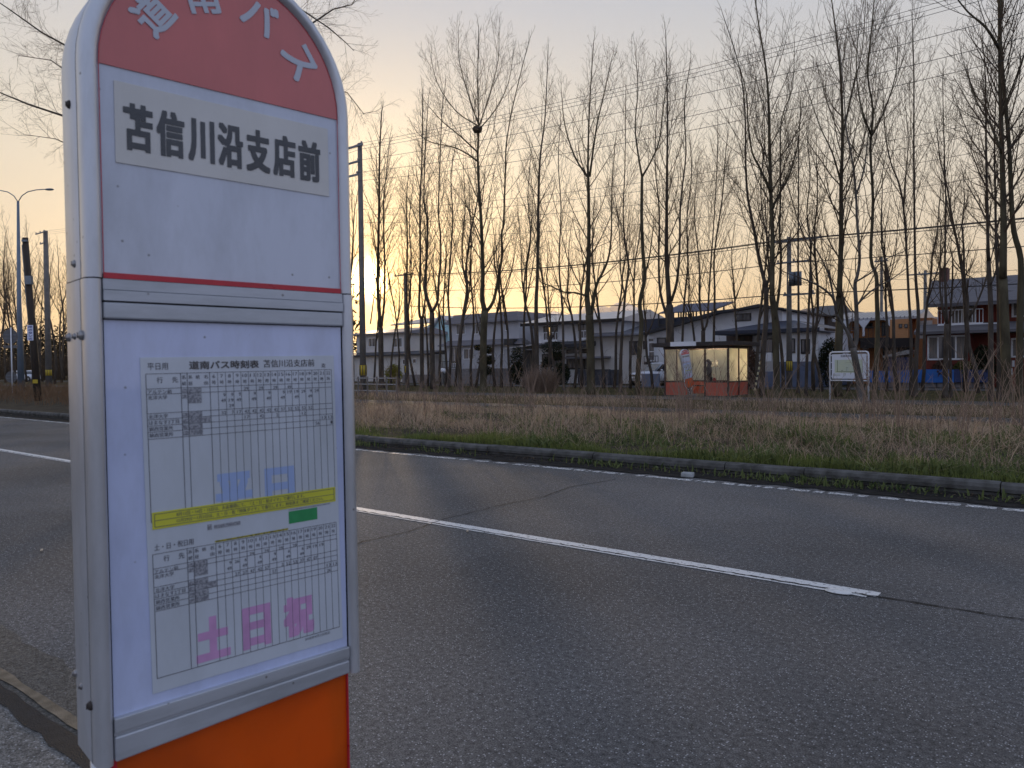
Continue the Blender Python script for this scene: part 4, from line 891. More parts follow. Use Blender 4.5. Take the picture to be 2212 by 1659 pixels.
gp = thing('gate_pillar', 'pale gate pillar with a rounded white cap left of the block wall', 'gate pillar'); x0_, x1_, z0, z1_ = R5(678, 960, 715, 1050, 48.4)
MB().box(x0_, x1_, 48.4, 48.9, 0, z1_).build('pillar', M_conc, gp); MB().ball(((x0_ + x1_) / 2, 48.65, z1_ + .02), .45, 14, 8, (1.1, .6, .6)).build('cap', M_wht, gp, True)
# blue tarp fence
def fence(r, p, m, label):
    x0_, x1_, z0, z1_ = R7(*r, p); T = thing('tarp_fence', label, 'fence'); mb = MB(); n = 24
    for k in range(n):
        a_, b_ = x0_ + (x1_ - x0_) * k / n, x0_ + (x1_ - x0_) * (k + 1) / n; f = lambda t: .05 * sin(t * 2.1) + .03 * sin(t * 5.3); s = lambda t: .04 * sin(t * 1.3)
        mb.quad((a_, p + f(a_), z0), (b_, p + f(b_), z0), (b_, p + f(b_) * .5, z1_ + s(b_)), (a_, p + f(a_) * .5, z1_ + s(a_)))
    mb.build('tarp', m, T, True)
    for k in range(6): x = x0_ + (x1_ - x0_) * k / 5; MB().tube([(x, p + .12, 0), (x, p + .12, z1_)], .03, 6).build('post', M_blk, T)
    MB().box(x0_, x1_, p + .2, p + .35, 0, z0 + .05).build('base_wall', M_block, T)
fence((672, 948, 1362, 1050), 48.8, mat('tarp_blue', (.015, .15, .50), .45, col2=(.012, .08, .32), scale=2), 'bright blue tarp fence in front of the timber house')
fence((1365, 940, 1645, 1048), 48.8, mat('tarp_navy', (.010, .025, .10), .5, var=.3, scale=2), 'dark navy tarp fence in front of the red house')
fence((205, 950, 285, 1040), 49, mat('tarp_deep', (.012, .03, .13), .5, var=.2), 'small navy tarp screen left of the map board')
# H6a dark house, pale house behind, H6 timber house
p = 60; H = house('narrow dark brown house between the white house and the map board')
a, b, _, z1 = R7(205, 510, 330, 950, p); MB().box(a, b, p, p + 6, 0, z1).build('wall', M_dwall, H); MB().prismx([(p - .5, z1), (p + 6.5, z1), (p + 3, z1 + 1.0)], a - .6, b + .5).build('roof', M_roofd, H)
p = 64; H = house('pale grey house with a light gabled roof peeping out behind the dark one')
a, b, _, z1 = R7(290, 520, 480, 800, p); MB().box(a, b, p, p + 6, 0, z1).build('wall', M_wallg, H); g = P_(c7, [(250, 535), (330, 465), (520, 478), (560, 530)], p - .4); MB().prism(g, p - .5, p + 6).build('roof', M_roofl, H)
window(H, R7(370, 635, 400, 680, p), p, M_wd, 0)
p = 57; H = house('timber house with orange boarding, white arched balcony and ribbed pale roof')
a, b, _, z1 = R7(470, 535, 1180, 930, p); MB().box(a, b, p, p + 6, 0, z1).build('wall', M_orange, H)
q = R7(1062, 545, 1185, 690, p); MB().box(q[0], q[1], p - .05, p - .002, q[2], q[3]).build('beige_bay', M_wallb, H)
zr = R7(700, 470, 710, 600, p + 2)[3]; mb = MB(); x0_, x1_ = a - .6, R7(470, 500, 1085, 520, p)[1]; mb.prismx([(p - .9, z1 - .05), (p - .9, z1 + .1), (p + 2.6, zr), (p + 6.5, z1)], x0_, x1_)
rf = mb.build('roof', M_roofl, H); rb = MB()
for k in range(22):
    x = x0_ + (x1_ - x0_) * k / 21; rb.quad((x - .03, p - .92, z1 + .15), (x + .03, p - .92, z1 + .15), (x + .03, p + 2.6, zr + .06), (x - .03, p + 2.6, zr + .06)).quad((x - .03, p - .92, z1 + .02), (x + .03, p - .92, z1 + .02), (x + .03, p - .92, z1 + .15), (x - .03, p - .92, z1 + .15))
rb.build('ribs', M_roofm, rf)
q = R7(470, 540, 860, 690, p - .9); MB().box(q[0], q[1], p - .95, p - .002, q[2] - .15, q[2]).build('balcony', M_eave, H)
for x in (470, 625, 850):
    s = R7(x - 8, 560, x + 8, 672, p - .9); MB().box(s[0], s[1], p - .98, p - .88, s[2], z1).build('balcony_post', M_wht, H)
    MB().prism([(s[0] - .35, z1 - .05), (s[1] + .35, z1 - .05), (s[1], z1 - .55), (s[0], z1 - .55)], p - .97, p - .9).build('bracket', M_wht, H)
railing(H, q[0], q[1], p - .9, q[2], q[2] + .8, M_wd, step=.3)
q = R7(850, 545, 1000, 690, p - .6); MB().box(q[0], q[1], p - 1.0, p - .002, q[2], z1 - .06).build('boarded_bay', mat('wall_timber_light', (.62, .31, .14), .8, col2=(.50, .24, .10), scale=3, stretch=(.3, 1, 9)), H)
for x in (915, 960): window(H, R7(x, 575, x + 20, 600, p - 1), p - 1.0, M_wd, 0, fw=.03)
window(H, R7(780, 565, 810, 660, p), p, M_wd, 1, cur=.5); window(H, R7(640, 575, 690, 600, p), p, M_wd, 1)
q = R7(600, 690, 1010, 765, p - 1.2); MB().box(q[0], q[1], p - 1.3, p - .003, q[2], q[3]).build('lower_eave', M_eave, H)
q = R7(780, 765, 1010, 930, p - .1); MB().box(q[0], q[1], p - .12, p - .004, 0, q[3]).build('garage_opening', M_blk, H)
q = R7(615, 758, 665, 780, p - .2); MB().box(q[0], q[1], p - .2, p - .15, q[2], q[3]).build('plate', M_wallb, H)
H = thing('shed', 'small shed under a pale sheet with a navy tarp side before the timber house', 'shed'); q = R7(782, 785, 1005, 945, 51.5)
MB().prism([(q[0], q[3] - .35), (q[0] + 1.4, q[3]), (q[1], q[3] - .02), (q[1], q[3] - .25), (q[0], q[3] - .45)], 51.4, 53.5).build('sheet_roof', mat('sheet_pale', (.34, .34, .33), .7, var=.2), H)
MB().box(q[0] + .1, q[1] - .1, 51.6, 53.3, 0, q[3] - .45).build('tarp_side', MATS['tarp_deep'], H)
# H7 dark red house
p = 50; H = house('dark red house with grey shingled roof, brick chimney and white balcony')
a, b, _, z1 = R7(1210, 385, 2300, 1050, p); MB().box(a, b, p + .7, p + 8, 0, z1 + .2).build('wall', M_wallred, H)
al, bl, _, zl = R7(1140, 630, 2300, 1050, p); 
lw = MB().box(al, R7(1140, 640, 1510, 700, p)[1], p - .6, p + .7, 0, zl); lw.build('ground_floor_bay', M_wallred, H)
xs_ = on_p(*c7(1140, 380), p - 1).x; zr = on_p(*c7(1225, 215), p + 3.4).z; xr = on_p(*c7(1225, 215), p + 3.4).x
mb = MB(); xe = b + 1; ze = z1 - .02
mb.quad((xs_, p - 1, ze), (xe, p - 1, ze), (xe, p + 3.4, zr), (xr - .3, p + 3.4, zr)).quad((xs_, p - 1, ze - .2), (xr - .3, p + 3.4, zr - .2), (xe, p + 3.4, zr - .2), (xe, p - 1, ze - .2)).quad((xs_, p - 1, ze - .2), (xe, p - 1, ze - .2), (xe, p - 1, ze), (xs_, p - 1, ze)).quad((xs_, p - 1, ze), (xr - .3, p + 3.4, zr), (xr - .3, p + 3.4, zr - .2), (xs_, p - 1, ze - .2)).quad((xr - .3, p + 3.4, zr), (xe, p + 3.4, zr), (xe, p + 8.6, ze), (xs_, p + 8.6, ze))
rf = mb.build('roof', M_roofs, H)
q = R7(1245, 112, 1308, 215, p + 3); MB().box(q[0], q[1], p + 3, p + 3.8, q[2] - 1.2, q[3]).build('chimney', mat('chimney_brick', (.12, .055, .045), .9, var=.2, scale=8), rf)
q = R7(1228, 572, 1600, 640, p - .5); MB().box(q[0], q[1] + 1.2, p - .6, p + .7, q[3] - .12, q[3]).build('balcony', M_wht, H)
zb0 = q[3]; q = R7(1230, 452, 1598, 575, p - .55); railing(H, q[0], q[1], p - .55, zb0, q[3], M_wht, step=.16, r=.014)
window(H, R7(1348, 425, 1530, 560, p + .7), p + .68, M_wht, 1, cur=.9)
MB().prismx([(p - 1.5, zl - .1), (p - 1.5, zl + .05), (p - .3, zl + .5), (p + .68, zl + .5), (p + .68, zl - .1)], al - .4, b).build('lower_roof', M_roofs, H)
q = R7(1160, 678, 1452, 852, p - .6); window(H, q, p - .6, M_wht, 3, cur=.45, fw=.10)
for r in ((1845, 700, 1960, 830), (1850, 385, 1960, 500)): window(H, R7(*r, p + .7), p + .7, M_wht, 1, cur=.5, fw=.1)
for r in ((1835, 870, 1855, 920), (1815, 935, 1840, 985)): q = R7(*r, p + .6); MB().box(q[0], q[1], p + .55, p + .695, q[2], q[3]).build('meter_box', M_wht, H)
# small hatchback-like SUV, nose to the left
M_car = mat('car_white', (.72, .74, .80), .22, 0, var=.02, spec=.6); M_tyre = mat('tyre', (.015, .015, .016), .85, var=.2); M_trim = mat('car_trim', (.02, .02, .022), .5, var=0); M_chrome = mat('wheel_alloy', (.35, .36, .38), .3, .8, var=0)
def make_car(label, loc, rz):
    # local: x forward, y to its left, z up; length 4.6, width 1.84
    T = thing('parked_car', label, 'car', loc, rz); W_ = .90
    rows = []   # (x, half width, z low, z belt)
    body = [(-2.28, .72, .45, .95), (-2.2, .84, .32, 1.08), (-1.7, .91, .28, 1.10), (-.6, .92, .27, 1.06), (.5, .92, .27, 1.03), (1.0, .91, .28, 1.0), (1.6, .89, .30, .96), (2.05, .84, .32, .88), (2.22, .74, .36, .74), (2.30, .62, .42, .62)]
    mb = MB()
    for x, w, z0, z1 in body: mb.v += [(x, -w * .96, z0), (x, -w, (z0 + z1) / 2), (x, -w * .95, z1 - .05), (x, -w * .82, z1 + .01), (x, 0, z1 + .05), (x, w * .82, z1 + .01), (x, w * .95, z1 - .05), (x, w, (z0 + z1) / 2), (x, w * .96, z0)]
    n = 9
    for k in range(len(body) - 1):
        for j in range(n - 1): i = k * n + j; mb.f.append((i, i + 1, i + n + 1, i + n))
        mb.f.append((k * n, k * n + n, k * n + 2 * n - 1, k * n + n - 1))
    mb.f.append(tuple(range(n))[::-1]); e = (len(body) - 1) * n; mb.f.append(tuple(range(e, e + n)))
    mb.build('body', M_car, T, True)
    gh = [(-2.15, .70, 1.05), (-1.75, .66, 1.58), (-.9, .67, 1.66), (.0, .66, 1.64), (.35, .64, 1.56), (1.05, .74, 1.02)]
    mb = MB()
    for x, w, z in gh: mb.v += [(x, -w, z), (x, w, z)]
    for k in range(len(gh) - 1): i = 2 * k; mb.f.append((i, i + 2, i + 3, i + 1))
    mb.build('windscreen_and_roof', M_car, T, True)
    # greenhouse glass
    sd = [(-2.05, 1.07), (-1.72, 1.50), (.30, 1.50), (.98, 1.03)]
    for s in (-1, 1): MB().quad(*[(x, s * (.86 - (z - 1.05) * .42), z) for x, z in sd]).build('side_window', M_glass, T); 
    for s in (-1, 1): mb = MB(); mb.quad(*[(x, s * (.80 - (z - 1.05) * .36), z + (.12 if z > 1.3 else 0)) for x, z in sd]).build('side_panel', M_car, T)
    MB().quad((1.06, -.70, 1.045), (1.06, .70, 1.045), (.40, .60, 1.55), (.40, -.60, 1.55)).build('windscreen', M_glass, T)
    for s in (-1, 1): MB().box(-.42, -.36, s * .80 - .02, s * .80 + .02, 1.05, 1.52).build('pillar', M_trim, T)
    MB().prism([(2.10, .44), (2.33, .46), (2.33, .74), (2.20, .80)], -.52, .52).build('grille', M_trim, T)
    MB().box(2.31, 2.35, -.20, .20, .52, .66).build('number_plate', M_wht, T)
    for s in (-1, 1):
        MB().ball((2.12, s * .68, .82), .12, 10, 8, (.9, 1.3, .6)).build('headlight', mat('headlight', (.5, .52, .56), .1, .2, var=0, spec=.8), T, True)
        MB().ball((.62, s * 1.02, 1.08), .11, 10, 6, (.6, 1, .7)).build('mirror', M_car, T, True)
        for x in (-1.38, 1.42):
            wv = MB().tube([(x, s * .72, .34), (x, s * .93, .34)], .34, 20).build('wheel', M_tyre, T); MB().tube([(x, s * .925, .34), (x, s * .94, .34)], .21, 10).build('rim', M_chrome, wv)
            a = MB().tube([(x, s * .90, .36), (x, s * .925, .36)], .43, 20).build('wheel_arch', M_trim, T)
    MB().box(-2.1, 2.1, -.90, .90, .22, .34).build('sill', M_trim, T)
    return T
cp = base_at(1398, 47.3); make_car('white SUV parked nose first to the left beyond the bus shelter', (cp.x, 49.2, 0), atan2(-.90, -.42))
cp = base_at(58, 44); make_car('white car parked among the woods at the far left', cp, radians(200))
cp = base_at(38, 47); make_car('second white car half hidden behind the round sign post', cp, radians(190))
# hills, one snowy
def hill(name, pts, d, m):
    mb = MB(); rg = random.Random(3); top = [at_d(x, y, d) for x, y in pts]
    n = len(top)
    for k, q in enumerate(top): mb.v += [(q.x - FH.x * 0, q.y, q.z), ((q.x + FH.x * 900), q.y + FH.y * 900, -5), ((q.x - FH.x * 1500), q.y - FH.y * 1500, -5), ((q.x - FH.x * 600) + rg.uniform(-60, 60), q.y - FH.y * 600, q.z * rg.uniform(.45, .6))]
    for k in range(n - 1):
        i = 4 * k; mb.f += [(i, i + 4, i + 7, i + 3), (i + 3, i + 7, i + 6, i + 2), (i, i + 1, i + 5, i + 4)]
    return struct(name, mb, m)
M_snow = mat('snow_mountain', (.62, .62, .66), .9, col2=(.30, .30, .33), scale=.004, thr=(.4, .55)); M_hill = mat('far_hill', (.10, .10, .12), 1, var=.2, scale=.01)
hill('mountains', [(1080, 740), (1140, 702), (1155, 706), (1178, 680), (1195, 672), (1215, 676), (1240, 690), (1262, 664), (1280, 668), (1300, 660), (1316, 665), (1330, 655), (1345, 652), (1360, 656), (1385, 668), (1410, 680), (1450, 695), (1520, 705), (1600, 716), (1700, 720)], 6500, M_snow)
hill('hills', [(1600, 735), (1700, 682), (1735, 668), (1760, 664), (1790, 668), (1850, 672), (1900, 690), (1990, 680), (2060, 700), (2300, 690)], 3200, M_hill)

# ---------------------------------------------------------------- bare trees
M_bark = mat('bark', (.115, .095, .078), .95, col2=(.05, .04, .032), scale=6, stretch=(1, 1, .25), bump=.9, bscale=22, spec=.1)
M_barkp = mat('bark_pale', (.16, .145, .13), .95, col2=(.08, .07, .06), scale=7, stretch=(1, 1, .3), bump=.8, bscale=20, spec=.1)
M_barkm = mat('bark_mossy', (.115, .10, .062), .95, col2=(.045, .037, .026), scale=4, stretch=(1, 1, .3), bump=.9, bscale=22, spec=.1)
M_twig = mat('twig', (.085, .062, .045), .9, var=.3, scale=3, spec=.1)
def axes(d):
    a = d.cross(Vector((0, 0, 1)));  a = a.normalized() if a.length > 1e-3 else Vector((1, 0, 0)); return a, d.cross(a).normalized()
def grow(mb, p, d, L, r, rg, lvl, dens=1.0, up=.42, nseg=None, tip=.0035):
    """one curving shoot with its side shoots; lvl 2 = branch, 1 = side branch, 0 = twig"""
    n = nseg or (5 if lvl == 2 else 3 if lvl == 1 else 2); pts = [p.copy()]; rads = [r]; q = p.copy(); dd = d.copy()
    for k in range(n):
        dd = (dd + Vector((rg.uniform(-.16, .16), rg.uniform(-.16, .16), up * .33 + rg.uniform(-.05, .1)))).normalized()
        q = q + dd * (L / n); pts.append(q.copy()); rads.append(r + (max(tip, r * .3) - r) * (k + 1) / n)
    mb.tube(pts, rads, 4 if lvl == 2 else 3, cap=False)
    if lvl == 0: return
    m = int((5.6 if lvl == 2 else 2.7) * dens * min(1.8, L / (2.4 if lvl == 2 else .9)) + rg.random())
    for k in range(m):
        t = .15 + .83 * (k + rg.random() * .8) / max(1, m); i = min(n - 1, int(t * n)); f = t * n - i
        a = pts[i].lerp(pts[i + 1], f); ax = (pts[i + 1] - pts[i]).normalized(); u, v = axes(ax); w = rg.uniform(0, 2 * pi)
        s = rg.uniform(.55, .95); nd = (ax * cos(s) + (u * cos(w) + v * sin(w)) * sin(s)).normalized()
        rr = max(tip, (rads[i] * (1 - f) + rads[i + 1] * f) * .55)
        grow(mb, a, nd, (L * rg.uniform(.28, .48) * (1.15 - t * .55)) if lvl == 2 else L * rg.uniform(.3, .55), rr, rg, lvl - 1, dens, up, tip=tip)
def crown_on(mb, pts, rads, rg, t0=.35, step=.55, Lmax=3.2, Lmin=.8, dens=1.0, spread=(.42, .80), tip=.0035, tufts=True):
    cum = [0]
    for a, b in zip(pts, pts[1:]): cum.append(cum[-1] + (b - a).length)
    T_ = cum[-1]; s = T_ * t0; w = rg.uniform(0, 6)
    while s < T_:
        i = max(k for k in range(len(cum)) if cum[k] <= s); i = min(i, len(pts) - 2); f = (s - cum[i]) / max(1e-6, cum[i + 1] - cum[i])
        a = pts[i].lerp(pts[i + 1], f); ax = (pts[i + 1] - pts[i]).normalized(); u, v = axes(ax); t = s / T_; w += 2.4 + rg.uniform(-.5, .5)
        an = rg.uniform(*spread) * (1.12 - .35 * t); nd = (ax * cos(an) + (u * cos(w) + v * sin(w)) * sin(an)).normalized()
        rt = rads[i] + (rads[i + 1] - rads[i]) * f; env = sin(pi * min(1, max(0, (t - t0) / (1 - t0) * .8 + .22)))
        grow(mb, a, nd, Lmin + (Lmax - Lmin) * env * rg.uniform(.65, 1.1), max(tip * 1.6, min(rt * .42, .045)), rg, 2, dens, tip=tip); s += step * rg.uniform(.6, 1.35)
    if tufts: grow(mb, pts[-1], (pts[-1] - pts[-2]).normalized(), Lmin * 1.2, max(tip * 1.5, rads[-1]), rg, 2, dens, tip=tip)
    s = T_ * .12                                     # short shoots low on the trunk
    while s < T_ * t0:
        i = max(k for k in range(len(cum)) if cum[k] <= s); i = min(i, len(pts) - 2); a = pts[i].lerp(pts[i + 1], .5); w = rg.uniform(0, 6.3)
        grow(mb, a, Vector((cos(w), sin(w), .35)).normalized(), rg.uniform(.25, 1.0), .008, rg, 1, dens, tip=tip); s += rg.uniform(1.6, 4.5)
def smooth_px(P, k=3):
    out = []
    for i in range(len(P) - 1):
        p0 = P[max(0, i - 1)]; p1 = P[i]; p2 = P[i + 1]; p3 = P[min(len(P) - 1, i + 2)]
        for j in range(k):
            t = j / k; out.append(tuple(.5 * (2 * p1[m] + (p2[m] - p0[m]) * t + (2 * p0[m] - 5 * p1[m] + 4 * p2[m] - p3[m]) * t * t + (3 * p1[m] - p0[m] - 3 * p2[m] + p3[m]) * t ** 3) for m in (0, 1)))
    out.append(P[-1]); return out
nseed = [100]
def tree(label, p, stems, bark=None, t0=.44, Lmax=3.5, dens=1.1, step=.44, group='bare trees of the grove beyond the road'):
    """stems: (points in photo coordinates, width at foot, width at tip, depth drift, parent or crown flag)"""
    nseed[0] += 1; rg = random.Random(nseed[0]); b = base_at(stems[0][0][0][0], p); d = b.dot(FH)
    T = thing('bare_tree', label, 'tree', b, 0, group); tm = MB(); cm = MB(); first = True
    for P, w0, w1, drift, cr in stems:
        P = smooth_px(P); n = len(P); pts = []; ph = rg.uniform(0, 6)
        for k, (x, y) in enumerate(P):
            t = k / (n - 1); dd = d + drift[0] + (drift[1] - drift[0]) * t + (.15 * sin(t * 5 + ph) if k else 0); pts.append(at_d(x, y, dd) - b)
        if first: pts.insert(0, Vector((pts[0].x, pts[0].y, -.05)))
        rads = [(w0 + (w1 - w0) * (k / (len(pts) - 1)) ** .8) / 2 / FPX * d for k in range(len(pts))]
        if first:
            if pts[1].z > .3: rads[0] = rads[1] * 1.25
            else: rads[0] *= 1.35
            rads[1] *= 1.18
        tm.tube(pts, rads, 9 if w0 > 5 else 6)
        if cr: crown_on(cm, pts, rads, rg, t0 if first else .12, step, Lmax * (cr if cr is not True else 1), dens=dens, tip=.0042)
        first = False
    tm.build('trunk', bark or M_bark, T, True); cm.build('crown', M_twig, T, True); return T
Z0 = (0, 0)
GT = 'bare trees of the grove beyond the road'
tree('bare tree right of the sun standing over the yellow bush', 37, [([(824, 832), (823, 760), (822, 707)], 12, 11, Z0, 0), ([(822, 707), (816, 620), (817, 549), (819, 430), (820, 337), (824, 250), (826, 235)], 9, 1.5, (0, .5), 1), ([(824, 705), (830, 650), (831, 560), (828, 450), (834, 380), (842, 300)], 6, 1.2, (0, -1), 1), ([(800, 700), (808, 640), (812, 600)], 3, 2, (0, 1), 0)])
tree('thin forked bare tree right of the yellow bush', 38, [([(881, 835), (879, 700), (879, 600), (880, 520), (878, 440), (882, 380)], 7, 1.5, Z0, 1), ([(880, 668), (886, 640), (888, 549), (884, 480), (892, 400)], 5, 1.2, (0, 1), 1)])
tree('bare tree in front of the teal house whose stems part at roof height', 38.5, [([(912, 838), (911, 740), (911, 690)], 9, 9, Z0, 0), ([(911, 690), (905, 668), (908, 575), (907, 436), (911, 357), (913, 238), (912, 195)], 7, 1.4, (0, -.6), 1), ([(912, 690), (918, 650), (921, 600), (919, 500)], 5, 2, (0, 1), .8)])
tree('bare tree with a wide V fork in front of the teal house', 36.5, [([(935, 842), (933, 740), (933, 675)], 11, 11, Z0, 0), ([(933, 675), (923, 646), (918, 615), (922, 549), (923, 476), (916, 436), (918, 340), (925, 220)], 9, 1.4, Z0, 1), ([(934, 673), (945, 650), (948, 602), (952, 562), (951, 500), (947, 456), (951, 337), (955, 238), (962, 185)], 7, 1.2, (0, 1), 1)])
tree('slender bare tree left of the large grey house windows', 40, [([(969, 832), (974, 760), (972, 699), (968, 640), (973, 560), (978, 470), (974, 380), (985, 310)], 8, 1.3, Z0, 1), ([(970, 655), (961, 600), (966, 520)], 3, 1.2, (0, 1), .7)])
tree('leaning bare tree in front of the grey house upper windows', 36, [([(994, 842), (993, 747), (1001, 680), (1009, 625), (1007, 575), (1018, 496), (1030, 440), (1036, 380)], 10, 2, Z0, 1), ([(1009, 618), (1000, 575), (998, 520), (1005, 450), (1001, 360)], 5, 1.2, (0, 1), .9)])
tree('tall bare tree holding a bird nest in its crown', 34.2, [([(1044, 846), (1044, 740), (1047, 672)], 15, 15, Z0, 0), ([(1047, 672), (1041, 640), (1043, 595), (1041, 520), (1038, 456), (1034, 400), (1032, 337), (1034, 278), (1032, 178), (1034, 66)], 12, 1.5, Z0, 1.25), ([(1050, 674), (1066, 650), (1076, 601), (1085, 549), (1083, 510), (1088, 476), (1092, 357), (1094, 309), (1106, 238), (1128, 145), (1143, 88)], 8, 1.2, (0, .8), 1),
    ([(1033, 350), (1012, 334), (980, 318), (931, 307), (905, 290)], 4, 1.3, (0, -2), 1), ([(1033, 330), (992, 292), (955, 262), (920, 222)], 4, 1.2, (0, 1.5), 1), ([(1033, 272), (985, 240), (945, 180), (930, 120)], 3, 1, (0, -1), 1), ([(1034, 270), (1010, 200), (992, 130), (990, 70)], 3, 1, (0, 1), 1), ([(1034, 275), (1056, 210), (1076, 130), (1078, 62)], 3, 1, (0, -1), 1), ([(1034, 280), (1068, 240), (1098, 180), (1108, 120)], 3, 1, (0, 1.5), .9)], M_barkm, .45, 3.3)
tree('bare tree at the left end of the white balcony house', 37.5, [([(1159, 838), (1159, 740), (1158, 654), (1161, 590), (1163, 436), (1167, 337), (1177, 258), (1184, 110)], 13, 1.4, Z0, 1)], None, .42)
tree('bare tree with twisted double stem left of the balcony', 40.5, [([(1150, 832), (1152, 760), (1146, 700), (1138, 668), (1132, 640), (1134, 590), (1146, 508), (1140, 430), (1146, 340)], 8, 1.3, Z0, 1), ([(1138, 668), (1128, 610), (1126, 540), (1118, 450)], 4, 1.2, (0, 1), .9)])
tree('stout bare tree with a right curving fork before the white balcony house', 31.5, [([(1276, 858), (1276, 790), (1275, 730), (1273, 681)], 19, 17, Z0, 0), ([(1273, 685), (1268, 640), (1271, 595), (1272, 500), (1271, 397), (1270, 357), (1273, 238), (1282, 96)], 14, 1.6, Z0, 1.1), ([(1276, 690), (1283, 640), (1290, 612), (1306, 580), (1316, 549), (1321, 496), (1322, 400), (1330, 300)], 9, 1.4, (0, 1), 1), ([(1270, 640), (1240, 632), (1218, 631), (1190, 618), (1173, 612)], 5, 2, (0, -1.5), .6), ([(1268, 381), (1241, 337), (1220, 270), (1213, 200)], 5, 1.2, (0, -1), 1), ([(1274, 381), (1288, 278), (1304, 206), (1322, 125)], 5, 1.2, (0, 1), 1)], M_barkm, .4, 3.1)
tree('slender bare tree just left of the stout forked one', 37, [([(1218, 845), (1217, 760), (1215, 668), (1209, 600), (1208, 549), (1212, 450), (1206, 350), (1211, 260)], 7, 1.2, Z0, 1)])
tree('bare tree bending right above the white car', 35.5, [([(1340, 848), (1341, 780), (1344, 722), (1350, 640), (1358, 575), (1350, 520), (1346, 456), (1350, 357), (1352, 198)], 9, 1.3, Z0, 1), ([(1350, 640), (1341, 590), (1338, 500), (1328, 420)], 4, 1.2, (0, 1), .9)])
tree('crooked bare tree with a high Y fork left of the shelter', 33.2, [([(1376, 862), (1379, 790), (1386, 700), (1382, 655), (1393, 600), (1389, 549), (1386, 470), (1387, 382)], 12, 6, Z0, 0), ([(1387, 382), (1378, 330), (1372, 270), (1378, 190), (1372, 110)], 5, 1.2, (0, .5), 1), ([(1387, 382), (1408, 345), (1425, 300), (1433, 230), (1446, 150)], 5, 1.2, (0, -.5), 1), ([(1391, 598), (1402, 560), (1410, 500)], 5, 2, (0, 1), .7)], M_barkm)
tree('thick dense bare tree rising behind the shelter name board', 36.2, [([(1450, 850), (1448, 740), (1446, 660)], 18, 16, Z0, 0), ([(1446, 660), (1440, 560), (1440, 476), (1441, 360), (1442, 238), (1438, 68)], 12, 1.5, Z0, 1.1), ([(1443, 690), (1426, 630), (1423, 549), (1424, 450), (1415, 350), (1420, 200)], 7, 1.3, (0, 1), 1), ([(1450, 650), (1462, 610), (1468, 540), (1470, 440), (1482, 330), (1478, 230), (1492, 130)], 7, 1.3, (0, -1), 1)], None, .4, 3.0)
tree('slender bare tree above the left pane of the shelter', 39.5, [([(1474, 845), (1474, 740), (1479, 641), (1486, 572), (1484, 470), (1494, 380), (1490, 300)], 7, 1.2, Z0, 1)])
tree('bare tree with a low V fork above the middle of the shelter', 37.2, [([(1519, 845), (1519, 770), (1519, 715)], 9, 9, Z0, 0), ([(1519, 715), (1511, 650), (1512, 606), (1508, 540), (1500, 460), (1508, 360)], 6, 1.2, Z0, 1), ([(1520, 715), (1528, 695), (1531, 640), (1537, 549), (1541, 496), (1549, 357), (1551, 268)], 6, 1.2, (0, 1), 1)])
tree('straight bare tree above the right pane of the shelter', 38.5, [([(1543, 845), (1542, 734), (1544, 630), (1543, 549), (1560, 430), (1566, 350), (1572, 290)], 7, 1.2, Z0, 1)])
tree('tall bare tree whose long stem leans left, right of the shelter', 34, [([(1646, 850), (1649, 760), (1655, 687), (1655, 620)], 12, 10, Z0, 0), ([(1655, 620), (1640, 560), (1629, 496), (1616, 430), (1611, 360), (1609, 238), (1596, 140), (1561, 30)], 9, 1.3, Z0, 1.1), ([(1655, 625), (1662, 590), (1664, 540), (1650, 480), (1643, 400), (1652, 300), (1648, 200)], 5, 1.2, (0, 1), 1)])
tree('stout bare tree with a high spreading crown right of the striped guy wire', 32.5, [([(1679, 860), (1677, 780), (1674, 690), (1668, 640)], 15, 13, Z0, 0), ([(1668, 640), (1669, 516), (1665, 413), (1662, 300), (1661, 238), (1655, 151), (1640, 60), (1629, -20)], 11, 2, Z0, 1.1), ([(1664, 413), (1640, 360), (1625, 329), (1616, 270), (1612, 200), (1590, 120)], 6, 1.3, (0, -1.5), 1), ([(1668, 450), (1688, 410), (1708, 370), (1725, 300), (1730, 210)], 6, 1.3, (0, 1), 1), ([(1674, 690), (1684, 620), (1687, 549), (1684, 500), (1686, 430), (1686, 360), (1688, 258), (1712, 190), (1716, 90)], 7, 1.2, (0, 1.2), 1)], M_barkm)
tree('slender straight bare tree above the blue grey wall', 37.5, [([(1724, 848), (1725, 760), (1725, 655), (1724, 549), (1725, 430), (1726, 290), (1735, 220)], 7.5, 1.2, Z0, 1)])
tree('bare tree with a snaking stem left of the map board', 34.5, [([(1741, 858), (1743, 780), (1746, 690), (1751, 572), (1750, 520), (1743, 460), (1750, 380), (1744, 300)], 8, 1.3, Z0, 1)])
tree('big bare tree standing behind the map board', 34.4, [([(1810, 860), (1811, 770), (1814, 690), (1813, 640)], 18, 15, Z0, 0), ([(1813, 640), (1817, 516), (1817, 400), (1820, 300), (1817, 180), (1807, 79), (1795, -10)], 12, 2, Z0, 1.2), ([(1818, 400), (1798, 330), (1770, 270), (1740, 180)], 5, 1.3, (0, -1), 1), ([(1819, 300), (1840, 200), (1862, 110), (1870, 0)], 5, 1.3, (0, 1.5), 1)], M_barkm, .4, 3.3)
